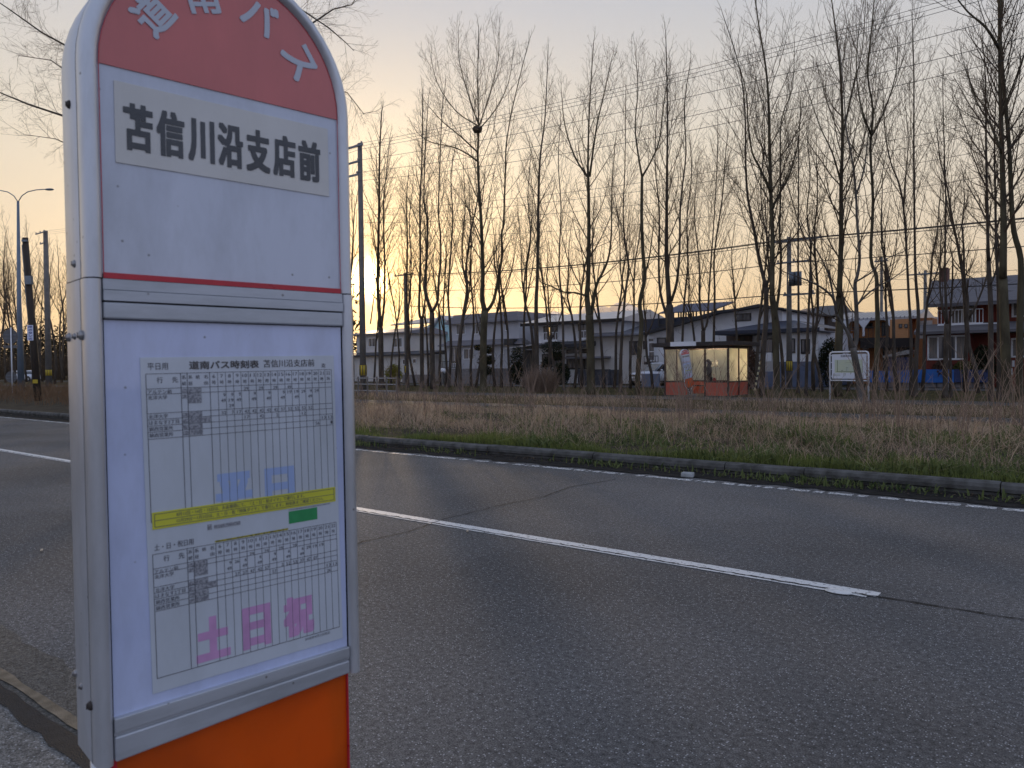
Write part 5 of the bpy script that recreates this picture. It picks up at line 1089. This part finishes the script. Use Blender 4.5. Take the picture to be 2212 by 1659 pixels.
tree('pale barked tree splitting low in front of the map board', 29.9, [([(1860, 868), (1856, 820), (1849, 785), (1843, 752)], 17, 13, Z0, 0), ([(1843, 752), (1830, 716), (1808, 680), (1801, 646), (1776, 622), (1742, 605), (1700, 590)], 9, 2, (0, -1), .8), ([(1801, 646), (1792, 600), (1775, 560), (1752, 520), (1730, 480)], 5, 1.5, (-1, -2), .8), ([(1845, 754), (1850, 730), (1850, 668), (1847, 615), (1852, 595), (1857, 555), (1851, 470), (1849, 417), (1840, 340), (1828, 278), (1823, 200), (1812, 90)], 11, 1.6, (0, 1), 1.1), ([(1850, 660), (1880, 630), (1930, 600), (1965, 575)], 5, 1.3, (0, -1), .7), ([(1846, 610), (1880, 590), (1910, 562), (1960, 540)], 4, 1.3, (0, -1.2), .7), ([(1850, 420), (1868, 360), (1876, 290), (1900, 200)], 5, 1.2, (1, 2), 1)], M_barkp, .5, 2.4)
tree('bare tree with a kinked stem right of the map board', 32, [([(1889, 862), (1893, 790), (1896, 707), (1894, 640), (1893, 595), (1881, 555), (1886, 436), (1880, 320), (1886, 238), (1874, 159), (1883, 60), (1890, -20)], 13, 1.8, Z0, 1.1), ([(1880, 300), (1910, 240), (1935, 160), (1940, 70)], 5, 1.2, (0, 1), 1), ([(1881, 290), (1860, 230), (1850, 150), (1856, 50)], 5, 1.2, (0, -1), 1)], M_barkm)
tree('bare tree left of the red house, the straighter of a close pair', 36, [([(1976, 850), (1980, 760), (1984, 681), (1978, 600), (1976, 516), (1974, 337), (1974, 159), (1970, 30)], 11, 1.4, Z0, 1)])
tree('bare tree left of the red house, the more slanting of a close pair', 36.8, [([(1968, 850), (1968, 720), (1963, 640), (1954, 470), (1942, 397), (1926, 357), (1913, 298), (1908, 210)], 8, 1.2, Z0, 1), ([(1952, 460), (1955, 390), (1962, 310), (1955, 220)], 4, 1.1, (0, 1), .9)])
tree('bare tree forking in front of the red house balcony', 34.8, [([(2042, 852), (2043, 780), (2045, 700)], 11, 10, Z0, 0), ([(2045, 700), (2034, 654), (2030, 600), (2033, 500)], 6, 2, Z0, .9), ([(2045, 700), (2043, 640), (2041, 575), (2043, 436), (2039, 300), (2036, 170)], 7, 1.2, (0, -.8), 1)])
tree('slim bare tree close beside the balcony fork, with a long left limb above', 35.2, [([(2054, 853), (2053, 780), (2052, 700), (2057, 620), (2058, 567)], 7, 3, Z0, .8), ([(2058, 570), (2072, 585), (2100, 600), (2126, 618)], 3, 1.5, (0, -.5), .5)])
tree('bare tree forking at gutter height before the right part of the red house', 32.8, [([(2140, 864), (2140, 760), (2140, 660), (2135, 562), (2141, 595)][:4], 12, 9, Z0, 0), ([(2135, 562), (2133, 476), (2130, 317), (2129, 179), (2122, 80)], 8, 1.3, Z0, 1), ([(2140, 612), (2152, 585), (2158, 540), (2150, 470), (2156, 380)], 6, 1.5, (0, 1), .8)])
tree('dark bare tree tucked left of the largest right hand trunk', 33.5, [([(2158, 864), (2158, 760), (2157, 628), (2152, 540), (2150, 420), (2148, 300), (2153, 180)], 12, 1.5, Z0, 1)])
tree('largest bare trunk near the right edge with far reaching top limbs', 31.2, [([(2176, 870), (2173, 790), (2170, 707), (2166, 600)], 21, 18, Z0, 0), ([(2166, 600), (2168, 476), (2164, 317), (2160, 159), (2158, -30)], 16, 5, Z0, 1.2), ([(2158, 105), (2130, 60), (2090, 25), (2055, -20)], 7, 2, (0, -1), 1.1), ([(2164, 330), (2140, 270), (2110, 220), (2080, 130)], 6, 1.3, (0, 1), 1), ([(2162, 250), (2190, 180), (2212, 120), (2240, 60)], 5, 1.2, (0, -1), 1)], M_barkm, .45, 3.4)
tree('mossy bare trunk cut by the right edge of the photo', 31.8, [([(2203, 870), (2202, 790), (2204, 654), (2205, 560), (2190, 500), (2184, 420), (2180, 317), (2168, 180), (2160, 60), (2166, -20)], 17, 5, (0, .5), 1.1)], M_barkm, .45, 3.2)
nest = tag(MB().ball((0, 0, 0), .26, 12, 8, (1, 1, .75), .3, random.Random(2)).build('bird_nest', M_twig), 'dark bird nest in the fork of the tall tree above the grey house', 'nest')
tb = base_at(1044, 34.2); nest.location = at_d(1032, 280, tb.dot(FH) - .2)
# slender trees at the back of the grove: five kinds, copied
protos = []
for k in range(6):
    rg = random.Random(300 + k); h = rg.uniform(11, 14); T = thing('slender_tree', '', 'tree', (0, 0, 0)); pts = []; x = y = 0; dx = dy = 0
    for j in range(10):
        pts.append(Vector((x, y, h * j / 9 - .05))); dx = dx * .5 + rg.uniform(-.2, .2); dy = dy * .5 + rg.uniform(-.2, .2); x += dx; y += dy
    rads = [.11 * (1 - j / 9 * .9) + .006 for j in range(10)]; tm = MB().tube(pts, rads, 7); cm = MB(); crown_on(cm, pts, rads, rg, .42, .42, 2.6, dens=.8, tip=.005)
    i = 3 + k % 3; fk = [pts[i]]; w = rg.uniform(0, 6.3); d_ = Vector((cos(w) * .5, sin(w) * .5, .85)).normalized()
    for j in range(6): d_ = (d_ + Vector((rg.uniform(-.1, .1), rg.uniform(-.1, .1), .3))).normalized(); fk.append(fk[-1] + d_ * h * .09)
    fr = [rads[i] * .7 * (1 - j / 6 * .85) for j in range(7)]; tm.tube(fk, fr, 6); crown_on(cm, fk, fr, rg, .2, .45, 2.1, dens=.8, tip=.005)
    tm.build('trunk', M_bark, T, True); cm.build('crown', M_twig, T, True); protos.append(T)
used = set()
def slender(px, p, s, label, grp, k=None):
    k = nseed[0] % 6 if k is None else k; nseed[0] += 1
    o = protos[k] if k not in used else copy_tree(protos[k]); used.add(k); b = base_at(px, p); o.location = b; o.scale = (s, s, s); o.rotation_euler = (0, 0, px * 1.7); tag(o, label, 'tree', grp)
G1 = 'slender bare trees at the back of the grove'
marks = [(808, 42, .85, 'between the sun pole and the first grove tree'), (844, 41.5, .85, 'in front of the beige house right window'), (862, 40.5, .8, 'right over the yellow bush'), (897, 42, .95, 'at the teal house white balcony'), (924, 41.6, .9, 'before the teal gable'), (951, 42, .95, 'left of the gate pillar'), (962, 41, .9, 'above the pale gate pillar'), (984, 42, .95, 'at the grey house left ground window'), (1018, 41.8, .95, 'before the grey house middle windows'), (1028, 40, .9, 'left of the nest tree foot'), (1069, 41.5, 1.0, 'before the right half of the grey house'), (1084, 40.2, .95, 'right of the nest tree foot'), (1105, 42, .9, 'at the black roof light of the grey house'), (1131, 41.2, 1.0, 'left of the carport'), (1187, 42, .9, 'in front of the bright yellow balcony door'), (1203, 41, .85, 'beside the bright yellow balcony door'), (1241, 42, .95, 'left of the second balcony'), (1256, 40.6, 1.0, 'beside the stout forked tree'), (1305, 41.5, .95, 'before the white house dark square window'), (1327, 42, .9, 'at the end of the balcony house eave'), (1362, 41.4, .85, 'right behind the white car'), (1410, 42, .85, 'above the blue grey panel'), (1500, 41.8, .8, 'over the shelter middle'), (1590, 42, .8, 'behind the dark porch'), (1632, 41, .9, 'beside the striped guy wire'), (1692, 42, .9, 'at the white panel of the porch'), (1757, 41.4, .9, 'at the right corner of the white house'), (1776, 40.6, .8, 'before the narrow dark house'), (1832, 41.5, .85, 'directly behind the board posts'), (1915, 41.8, .8, 'before the boarded timber bay'), (1940, 41.2, .85, 'before the pale sheeted shed'), (1992, 41.4, .8, 'at the left corner of the red house'), (2085, 41.5, .9, 'over the yellow green bush'), (2112, 40.8, .9, 'right of the balcony of the red house')]
for i, (px, p, s, w) in enumerate(marks): slender(px, p, s, 'slender bare tree ' + w, G1)
G2 = 'bare trees of the far left woods'
lw = [(-20, 30), (12, 38), (34, 34), (58, 42), (72, 36), (92, 44), (118, 35), (133, 40), (150, 36), (-2, 48), (24, 52), (50, 50), (84, 52), (108, 50), (140, 52), (170, 40), (210, 45), (260, 42), (330, 44), (400, 43), (480, 44), (560, 43), (640, 42), (700, 41), (735, 40), (762, 40)]
for px, p in lw:
    vis = px < 150
    slender(px, p, 1.75 if p > 45 else 1.35, 'bare tree among the far left woods behind the leaning pole' if vis else 'bare tree between the woods and the grove, mostly behind the sign', G2 if vis else 'bare trees hidden behind the near sign')
# dark evergreen wood behind them, far off
M_ever = mat('evergreen', (.018, .020, .012), 1, col2=(.035, .026, .016), scale=1.2, spec=.1)
def foliage(mb, c, R, n, rg, size=.16, flatz=1.0, shell=.35):
    for _ in range(n):
        w, z = rg.uniform(0, 2 * pi), rg.uniform(-1, 1); r = (shell + (1 - shell) * rg.random() ** .5); s = sqrt(1 - z * z)
        p = Vector((c[0] + R[0] * r * s * cos(w), c[1] + R[1] * r * s * sin(w), c[2] + R[2] * r * z)); a = Vector((rg.uniform(-1, 1), rg.uniform(-1, 1), rg.uniform(-1, 1))).normalized() * size * rg.uniform(.5, 1.3)
        b = a.cross(Vector((rg.uniform(-1, 1), rg.uniform(-1, 1), rg.uniform(-1, 1)))).normalized() * size * rg.uniform(.3, .7)
        if p.z < .02: p.z = .02 + rg.random() * .1
        mb.quad(p - a, p + b * .6, p + a, p - b * .6)
mb = MB(); rg = random.Random(8)
for k in range(72):
    px = -160 + k * 12.6; p = rg.uniform(60, 72); b = base_at(px, p); h = rg.uniform(9, 14)
    foliage(mb, (b.x, b.y, h * .5), (3.4, 3.4, h * .55), 420, rg, .5, shell=.1)
tag(mb.build('evergreen_wood', M_ever), kind='stuff')
mb = MB(); rg = random.Random(9)
for k in range(60):
    px = -60 + k * 13; p = rg.uniform(52, 58); b = base_at(px, p)
    for j in range(60):
        q = Vector((b.x + rg.uniform(-2, 2), b.y + rg.uniform(-2, 2), 0)); grow(mb, q, Vector((rg.uniform(-.4, .4), rg.uniform(-.4, .4), 1)).normalized(), rg.uniform(2, 4.5), .02, rg, 1, tip=.012)
tag(mb.build('undergrowth', M_twig), kind='stuff')
for i, (x_, y_) in enumerate(((9, 24), (14, 30), (19, 26), (26, 31), (31, 25), (40, 30), (52, 28), (66, 31), (12, 19))):
    k_ = i % 6; o = copy_tree(protos[k_]) if k_ in used else protos[k_]; used.add(k_); o.location = (x_, y_, 0); o.scale = (1.15,) * 3; o.rotation_euler = (0, 0, i * 2.2); tag(o, 'bare tree of the grove beyond the right edge, seen mirrored in the near sign', 'tree', 'bare trees beyond the right edge')
# big drooping tree behind the sign
b = base_at(470, 26); T = thing('drooping_tree', 'large bare tree with drooping fine branches reaching out behind the near sign', 'tree', b); d = b.dot(FH)
tm = MB(); cm = MB(); rg = random.Random(21); tk = [Vector((0, 0, -.05)), Vector((.1, 0, 3)), Vector((0, .1, 6)), Vector((.1, 0, 9)), Vector((-.1, 0, 12)), Vector((.1, 0, 16)), Vector((0, 0, 21))]
tm.tube(tk, [.38, .32, .28, .24, .19, .12, .05], 10)
def limb(P, r0):
    pts = [at_d(x, y, d + k * dz) - b for k, (x, y, dz) in enumerate(P)]; rads = [r0 * (1 - .8 * k / (len(pts) - 1)) for k in range(len(pts))]; tm.tube(pts, rads, 6)
    cum = 0
    for a, c in zip(pts, pts[1:]):
        L = (c - a).length; k = int(L / .38) + 1
        for j in range(k):
            q = a.lerp(c, (j + rg.random()) / k); ax = (c - a).normalized(); u, v = axes(ax); w = rg.uniform(0, 6.3); s = rg.uniform(.5, 1.0)
            nd = (ax * cos(s) + (u * cos(w) + v * sin(w)) * sin(s)); nd.z += .1; grow(cm, q, nd.normalized(), rg.uniform(1.4, 3.0), .012, rg, 2, 1.15, up=-.08, tip=.0038)
limb([(470, 420, 0), (360, 330, -.5), (250, 290, -.5), (130, 248, -.4), (60, 225, -.3), (0, 200, -.3), (-60, 170, 0)], .11)
limb([(470, 300, 0), (330, 200, .3), (200, 130, .4), (90, 70, .4), (20, 20, .4), (-40, -20, 0)], .10)
limb([(470, 350, 0), (300, 260, .6), (180, 180, .6), (110, 130, .6), (40, 120, .6)], .08)
limb([(470, 160, 0), (400, 50, .3), (300, -60, .3), (150, -60, .3), (60, -30, .3)], .08)
limb([(470, 150, 0), (560, 60, -.4), (650, 20, -.5), (710, 60, -.5), (745, 90, -.4), (765, 110, -.3)], .08)
limb([(470, 200, 0), (580, 120, .4), (660, 60, .5), (720, 20, .5), (760, 10, .5), (785, -30, .4)], .08)
limb([(470, 260, 0), (600, 200, .3), (690, 190, .4), (750, 200, .4), (785, 245, .4), (815, 240, .3)], .06)
limb([(470, 480, 0), (300, 380, .5), (190, 330, .6), (120, 300, .6), (50, 290, .5)], .07)
tm.build('trunk', M_bark, T, True); cm.build('crown', M_twig, T, True)
# leafless bush and shrubs
def twig_bush(label, px, p, w, h, n, m=None, name='bare_bush', dep=None):
    b = base_at(px, p); T = thing(name, label, 'bush', b); mb = MB(); rg = random.Random(int(px)); W_ = w / FPX * b.dot(FH) / 2; dp = dep or W_ * .6
    for _ in range(n):
        a, r = rg.uniform(0, 6.3), rg.random() ** .5; x, y = cos(a) * r, sin(a) * r
        grow(mb, Vector((x * W_ * .7, y * dp * .7, 0)), Vector((x * .5, y * .5, 1)).normalized(), h * rg.uniform(.6, 1) * (1 - .3 * r * r), .010, rg, 1, 1.6, tip=.005)
    mb.build('branches', m or MATS['reed'], T)
def leaf_bush(label, px, p, w, h, n, m, name='leafy_bush', z=None, size=.10, parts=None):
    b = base_at(px, p); T = thing(name, label, 'bush', b); mb = MB(); rg = random.Random(int(px) + 1); W_ = w / FPX * b.dot(FH) / 2
    for (cx, cz, rx, rz) in (parts or [(0, .5, 1, .55), (-.4, .4, .6, .42), (.45, .42, .55, .4), (.1, .7, .6, .35)]): foliage(mb, (cx * W_, 0, cz * h), (rx * W_, rx * W_ * .8, rz * h), n // (len(parts) if parts else 4), rg, size)
    mb.build('foliage', m, T); s = MB()
    for k in range(5): grow(s, Vector((rg.uniform(-.3, .3) * W_, 0, 0)), Vector((rg.uniform(-.4, .4), rg.uniform(-.3, .3), 1)).normalized(), h * .85, .03, rg, 1, tip=.01)
    s.build('stems', M_twig, T)
mat('reed', (.30, .22, .165), .95, col2=(.17, .115, .085), scale=2, spec=.15)
M_yg = mat('leaf_yellow', (.26, .23, .02), .8, col2=(.13, .13, .02), scale=4, spec=.2); M_dg = mat('leaf_dark', (.022, .03, .012), .9, col2=(.012, .018, .01), scale=4, spec=.2); M_rb = mat('leaf_brown', (.085, .045, .03), .9, var=.3, scale=5)
leaf_bush('yellow flowering bush at the foot of the first grove tree', 850, 47, 48, 1.7, 2600, M_yg)
twig_bush('wide round reddish brown leafless bush in front of the carport', 1168, 33.5, 96, 1.35, 420)
leaf_bush('cloud pruned dark pine before the large grey house', 1050, 47.5, 66, 3.2, 2600, M_dg, 'pruned_pine', parts=[(-.45, .95, .5, .09), (.15, .88, .42, .09), (-.1, .60, .55, .16), (.4, .62, .35, .12), (.1, .35, .5, .12)])
leaf_bush('tall dark evergreen shrub at the carport', 1118, 48, 40, 3.1, 2600, M_dg, parts=[(0, .55, 1, .45), (0, .3, .9, .3)])
leaf_bush('dark evergreen tree spreading beside the porch of the balcony house', 1195, 50, 60, 3.6, 2600, M_dg, parts=[(0, .8, 1, .16), (-.6, .35, .5, .3), (.3, .62, .6, .1)])
leaf_bush('dark clipped hedge ball left of the stone wall', 1212, 47.7, 44, 1.7, 2400, M_dg, parts=[(0, .5, 1, .5)])
leaf_bush('round dark bush close behind the right end of the shelter', 1620, 43.2, 46, 2.3, 2400, M_rb, parts=[(0, .5, 1, .5)])
leaf_bush('tall dark hedge behind the map board', 1795, 48, 54, 3.0, 3200, M_dg, parts=[(0, .45, 1, .5), (0, .6, .9, .4)])
leaf_bush('yellow green clipped bush under the red house window', 2082, 49.2, 42, 1.5, 2200, mat('leaf_yellow_green', (.11, .11, .018), .85, col2=(.05, .055, .012), scale=4), parts=[(0, .62, 1, .38)])
leaf_bush('large dark bush right of the yellow green one', 2124, 49.2, 50, 2.4, 3000, M_dg, parts=[(0, .5, 1, .5)])
leaf_bush('brown dry bush left of the yellow green one', 2037, 49.2, 42, 1.6, 2000, M_rb, parts=[(0, .6, 1, .38)])
twig_bush('tangle of bare suckers behind the kinked tree', 1937, 43, 50, 2.2, 26)
twig_bush('leafless shrub with fine branches behind the solar house', 1600, 52.5, 60, 8.0, 40, M_twig)

# ---------------------------------------------------------------- grasses and weeds
def mat_blade(name, c1, c2, tr=.3):
    m = bpy.data.materials.new(name); m.use_nodes = True; t = m.node_tree; n = t.nodes; l = t.links; b = n['Principled BSDF']
    g = n.new('ShaderNodeNewGeometry'); tc = n.new('ShaderNodeTexCoord'); no = n.new('ShaderNodeTexNoise'); no.inputs['Scale'].default_value = .8; no.inputs['Detail'].default_value = 4; l.new(tc.outputs['Object'], no.inputs[0])
    a = n.new('ShaderNodeMath'); a.operation = 'ADD'; l.new(g.outputs['Random Per Island'], a.inputs[0]); l.new(no.outputs[0], a.inputs[1])
    r = n.new('ShaderNodeValToRGB'); e = r.color_ramp.elements; e[0].position = .45; e[0].color = (*c1, 1); e[1].position = 1.35 / 1.5; e[1].color = (*c2, 1); l.new(a.outputs[0], r.inputs[0]); l.new(r.outputs[0], b.inputs['Base Color'])
    b.inputs['Roughness'].default_value = .8; b.inputs['Specular IOR Level'].default_value = .2; tl = n.new('ShaderNodeBsdfTranslucent'); l.new(r.outputs[0], tl.inputs[0]); mx = n.new('ShaderNodeMixShader'); mx.inputs[0].default_value = tr
    l.new(b.outputs[0], mx.inputs[1]); l.new(tl.outputs[0], mx.inputs[2]); l.new(mx.outputs[0], n['Material Output'].inputs[0]); return m
M_dry = mat_blade('dry_grass', (.065, .048, .034), (.54, .40, .28)); M_green = mat_blade('green_grass', (.045, .065, .02), (.19, .22, .06)); M_weed = mat_blade('weed_leaf', (.035, .06, .02), (.15, .18, .065)); M_reed = MATS['reed']
M_lgr = mat_blade('lawn_grass', (.05, .05, .02), (.17, .145, .07))
import numpy as np
def blades(name, m, n, fx, fy, h, w, lean, seed, zf=None, dens=None, segs=2):
    R = np.random.RandomState(seed); y = fy(R, n); x = fx(R, n, y)
    if dens is not None: k = R.rand(n) < dens(x, y); x, y = x[k], y[k]
    n = len(x); z = np.array([vz(v) for v in y]) - .04 if zf is None else np.full(n, zf)
    H = h(R, n, x, y); a = R.rand(n) * 2 * pi; la = R.rand(n) * 2 * pi; L = H * np.abs(R.randn(n)) * lean; W_ = w * (.6 + .8 * R.rand(n))
    dx, dy = np.cos(a) * W_, np.sin(a) * W_; lx, ly = np.cos(la) * L, np.sin(la) * L
    V = np.zeros((n, 5, 3)); V[:, 0] = np.c_[x - dx, y - dy, z]; V[:, 1] = np.c_[x + dx, y + dy, z]
    V[:, 2] = np.c_[x + dx * .7 + lx * .35, y + dy * .7 + ly * .35, z + H * .55]; V[:, 3] = np.c_[x - dx * .7 + lx * .35, y - dy * .7 + ly * .35, z + H * .55]; V[:, 4] = np.c_[x + lx, y + ly, z + np.maximum(H * .3, H - L * .4)]
    me = bpy.data.meshes.new(name); me.vertices.add(5 * n); me.vertices.foreach_set('co', V.ravel()); i = np.arange(n)[:, None] * 5
    q = np.concatenate([i + np.array([[0, 1, 2, 3]]), i + np.array([[3, 2, 4]])], 1).ravel(); me.loops.add(len(q)); me.loops.foreach_set('vertex_index', q)
    me.polygons.add(2 * n); st = np.zeros(2 * n, int); st[0::2] = np.arange(n) * 7; st[1::2] = np.arange(n) * 7 + 4; me.polygons.foreach_set('loop_start', st); me.update(calc_edges=True); me.materials.append(m)
    o = bpy.data.objects.new(name, me); COL.objects.link(o); return tag(o, kind='stuff')
def viewx(R, n, y, lo=-2.35, hi=.05, pad=2):          # x range seen by the camera at distance y
    return (lo * y - pad) + R.rand(n) ** .75 * ((hi - lo) * y + 2 * pad)
def inview(R, n, y): a, b = -1.75 * y - 4, .05 * y + 2; return b - (b - a) * R.rand(n) ** 1.25
def clump(x, y, s=1.3, ph=0): return .5 + .25 * np.sin(x * s + 1.7 * np.sin(y * .9 + ph)) + .25 * np.sin(y * s * 1.4 + x * .6 + ph)
rightness = lambda x, y: 1 / (1 + np.exp(-(x + 7.2 + (y - 9.5) * .45) / .8))    # the leafy weeds take over towards the right
def fb(x, y, s, ph):                                  # patchiness
    return .5 + .22 * np.sin(x * s + 1.9 * np.sin(y * s * .7 + ph) + ph) + .18 * np.sin(y * s * 1.7 + 1.3 * np.sin(x * s * .8)) + .14 * np.sin((x + y) * s * 2.9 + ph * 2) + .10 * np.sin((x - y * 1.3) * s * 5.3)
C1 = lambda x, y: np.clip(fb(x, y, 1.3, 1.0), 0, 1); C2 = lambda x, y: np.clip(fb(x, y, .8, 3.0), 0, 1); C3 = lambda x, y: np.clip(fb(x, y, 2.4, 5.0), 0, 1)
taper = lambda y: np.clip(1.3 - (y - 10.5) * .085, .55, 1.1)
blades('green_grass', M_green, 62000, inview, lambda R, n: 9.50 + np.abs(R.randn(n)) * .62, lambda R, n, x, y: (.04 + .15 * R.rand(n)) * (.45 + 1.0 * C1(x, y)), .0045, .55, 1, dens=lambda x, y: np.clip(1.1 - (y - 9.5) * .5, .1, 1) * (.35 + .9 * C1(x, y)))
blades('green_grass', M_green, 70000, inview, lambda R, n: 10 + 9.5 * R.rand(n), lambda R, n, x, y: (.04 + .12 * R.rand(n)) * (.6 + .7 * C2(x, y)), .0050, .8, 11, dens=lambda x, y: np.clip((1 - C2(x, y)) * 1.9 - .15, 0, 1))
blades('dry_grass', M_dry, 210000, inview, lambda R, n: 9.8 + 9.7 * R.rand(n) ** .9, lambda R, n, x, y: (.07 + .27 * R.rand(n) ** 1.5) * (.25 + 1.5 * C1(x, y)) * taper(y), .0038, 1.6, 2, dens=lambda x, y: np.clip((y - 9.9) * .7, .06, 1) * (1 - .75 * rightness(x, y) * (y < 14.5)) * np.clip(1.6 * C2(x, y) * (.3 + C3(x, y)), .08, 1))
blades('dry_grass', M_dry, 16000, inview, lambda R, n: 10.6 + 8 * R.rand(n), lambda R, n, x, y: (.20 + .55 * R.rand(n) ** 2) * taper(y), .0042, 1.9, 3, dens=lambda x, y: C1(x, y) ** 1.2)
blades('weeds', M_weed, 90000, inview, lambda R, n: 9.6 + 5.2 * R.rand(n), lambda R, n, x, y: .04 + .40 * R.rand(n) * C3(x, y) * C1(x, y) * 1.6, .014, .9, 4, dens=lambda x, y: rightness(x, y) * np.clip(1.5 * C3(x, y), .1, 1))
blades('weeds', M_weed, 16000, inview, lambda R, n: 9.7 + 8 * R.rand(n), lambda R, n, x, y: .04 + .2 * R.rand(n), .013, .9, 14, dens=lambda x, y: np.clip(2 * C3(x, y) - 1.1, 0, 1))
blades('dry_grass', M_dry, 46000, inview, lambda R, n: 9.8 + 5 * R.rand(n), lambda R, n, x, y: (.10 + .34 * R.rand(n) ** 1.4) * (.5 + C1(x, y)), .0028, 1.7, 5, dens=lambda x, y: rightness(x, y) * C1(x, y))
blades('lawn_grass', M_lgr, 90000, lambda R, n, y: inview(R, n, y), lambda R, n: 22.7 + 5.8 * R.rand(n), lambda R, n, x, y: .04 + .15 * R.rand(n) * clump(x, y, .9, 5), .006, .6, 6, -.03, dens=lambda x, y: .5 + .5 * clump(x, y, .8))
blades('dry_grass', M_dry, 30000, inview, lambda R, n: 22.7 + 5.6 * R.rand(n), lambda R, n, x, y: .12 + .3 * R.rand(n), .006, .9, 7, -.03, dens=lambda x, y: clump(x, y, .6, 2) * .9)
blades('lawn_grass', M_lgr, 70000, inview, lambda R, n: 31.8 + 11.6 * R.rand(n), lambda R, n, x, y: .03 + .07 * R.rand(n), .008, .5, 8, -.03)
blades('weeds', M_weed, 2600, lambda R, n, y: -14 + 16 * R.rand(n), lambda R, n: 8.95 + .35 * R.rand(n), lambda R, n, x, y: .04 + .10 * R.rand(n), .010, .9, 9, .0, dens=lambda x, y: clump(x, y, 2.2) ** 2 * 1.6)
# fallen leaves along the far gutter
R = random.Random(5); mb = MB()
for _ in range(2600):
    x = -16 + 19 * R.random(); y = 8.85 + .45 * R.random() ** .6; a = R.uniform(0, 6.3); s = R.uniform(.008, .022); z = .012 + R.random() * .02
    mb.quad((x + s * cos(a), y + s * sin(a), z), (x + s * .5 * cos(a + 1.6), y + s * .5 * sin(a + 1.6), z + R.uniform(0, .01)), (x - s * cos(a), y - s * sin(a), z), (x + s * .5 * cos(a - 1.6), y + s * .5 * sin(a - 1.6), z + R.uniform(0, .01)))
tag(mb.build('fallen_leaves', mat('dead_leaves', (.10, .065, .04), .9, col2=(.03, .022, .016), scale=40)), kind='stuff')
# tall reeds standing out of the grass
mb = MB(); R = random.Random(6)
def reed(q, h, lean):
    a = R.uniform(0, 6.3); k = lean * R.uniform(.3, 1); pts = [q + Vector((cos(a) * k * t * t * h, sin(a) * k * t * t * h, t * h)) for t in (0, .3, .6, .85, 1)]; mb.tube(pts, [.008, .0065, .005, .004, .002], 3, cap=False)
    for _ in range(R.randint(3, 9)):
        t = R.uniform(.45, 1); i = q + Vector((cos(a) * k * t * t * h, sin(a) * k * t * t * h, t * h)); w = R.uniform(0, 6.3); L = R.uniform(.05, .22); mb.tube([i, i + Vector((cos(w) * L * .6, sin(w) * L * .6, L * .8))], [.0028, .0012], 3, cap=False)
for _ in range(520):
    y = R.uniform(11, 20); x = R.uniform(-1.7 * y - 2, .05 * y); reed(Vector((x, y, vz(y) - .05)), R.uniform(.5, 1.15), .45)
for px in (1472, 1484, 1496, 1556, 1400, 1660, 1870, 1900, 1950, 2080, 2150, 2200, 990, 1090, 1140, 860, 930):
    for _ in range(13):
        y = R.uniform(14, 19.5); b_ = base_at(px + R.uniform(-16, 16), y); reed(Vector((b_.x, b_.y, vz(y) - .05)), R.uniform(.9, 1.75), .5)
tag(mb.build('tall_reeds', M_reed), kind='stuff')
# dry weeds on the left verge round the pole feet
mb = MB(); R = random.Random(16)
for _ in range(900):
    b_ = base_at(R.uniform(-30, 160), R.uniform(11, 20)); reed(Vector((b_.x, b_.y, .1)), R.uniform(.25, .8), .5)
tag(mb.build('dry_weeds', mat('weed_rust', (.22, .12, .06), .9, col2=(.13, .08, .04), scale=2)), kind='stuff')

# ---------------------------------------------------------------- thin evening haze
hz = MB().box(-6200, 800, -70, 7600, -1.2, 620).build('haze', None); tag(hz, kind='stuff')
m = bpy.data.materials.new('haze'); m.use_nodes = True; n = m.node_tree.nodes; n.clear(); o_ = n.new('ShaderNodeOutputMaterial'); v_ = n.new('ShaderNodeVolumePrincipled')
v_.inputs['Color'].default_value = (1, .88, .70, 1); v_.inputs['Density'].default_value = 0.65e-4; v_.inputs['Anisotropy'].default_value = .72
m.node_tree.links.new(v_.outputs[0], o_.inputs['Volume']); hz.data.materials.append(m)
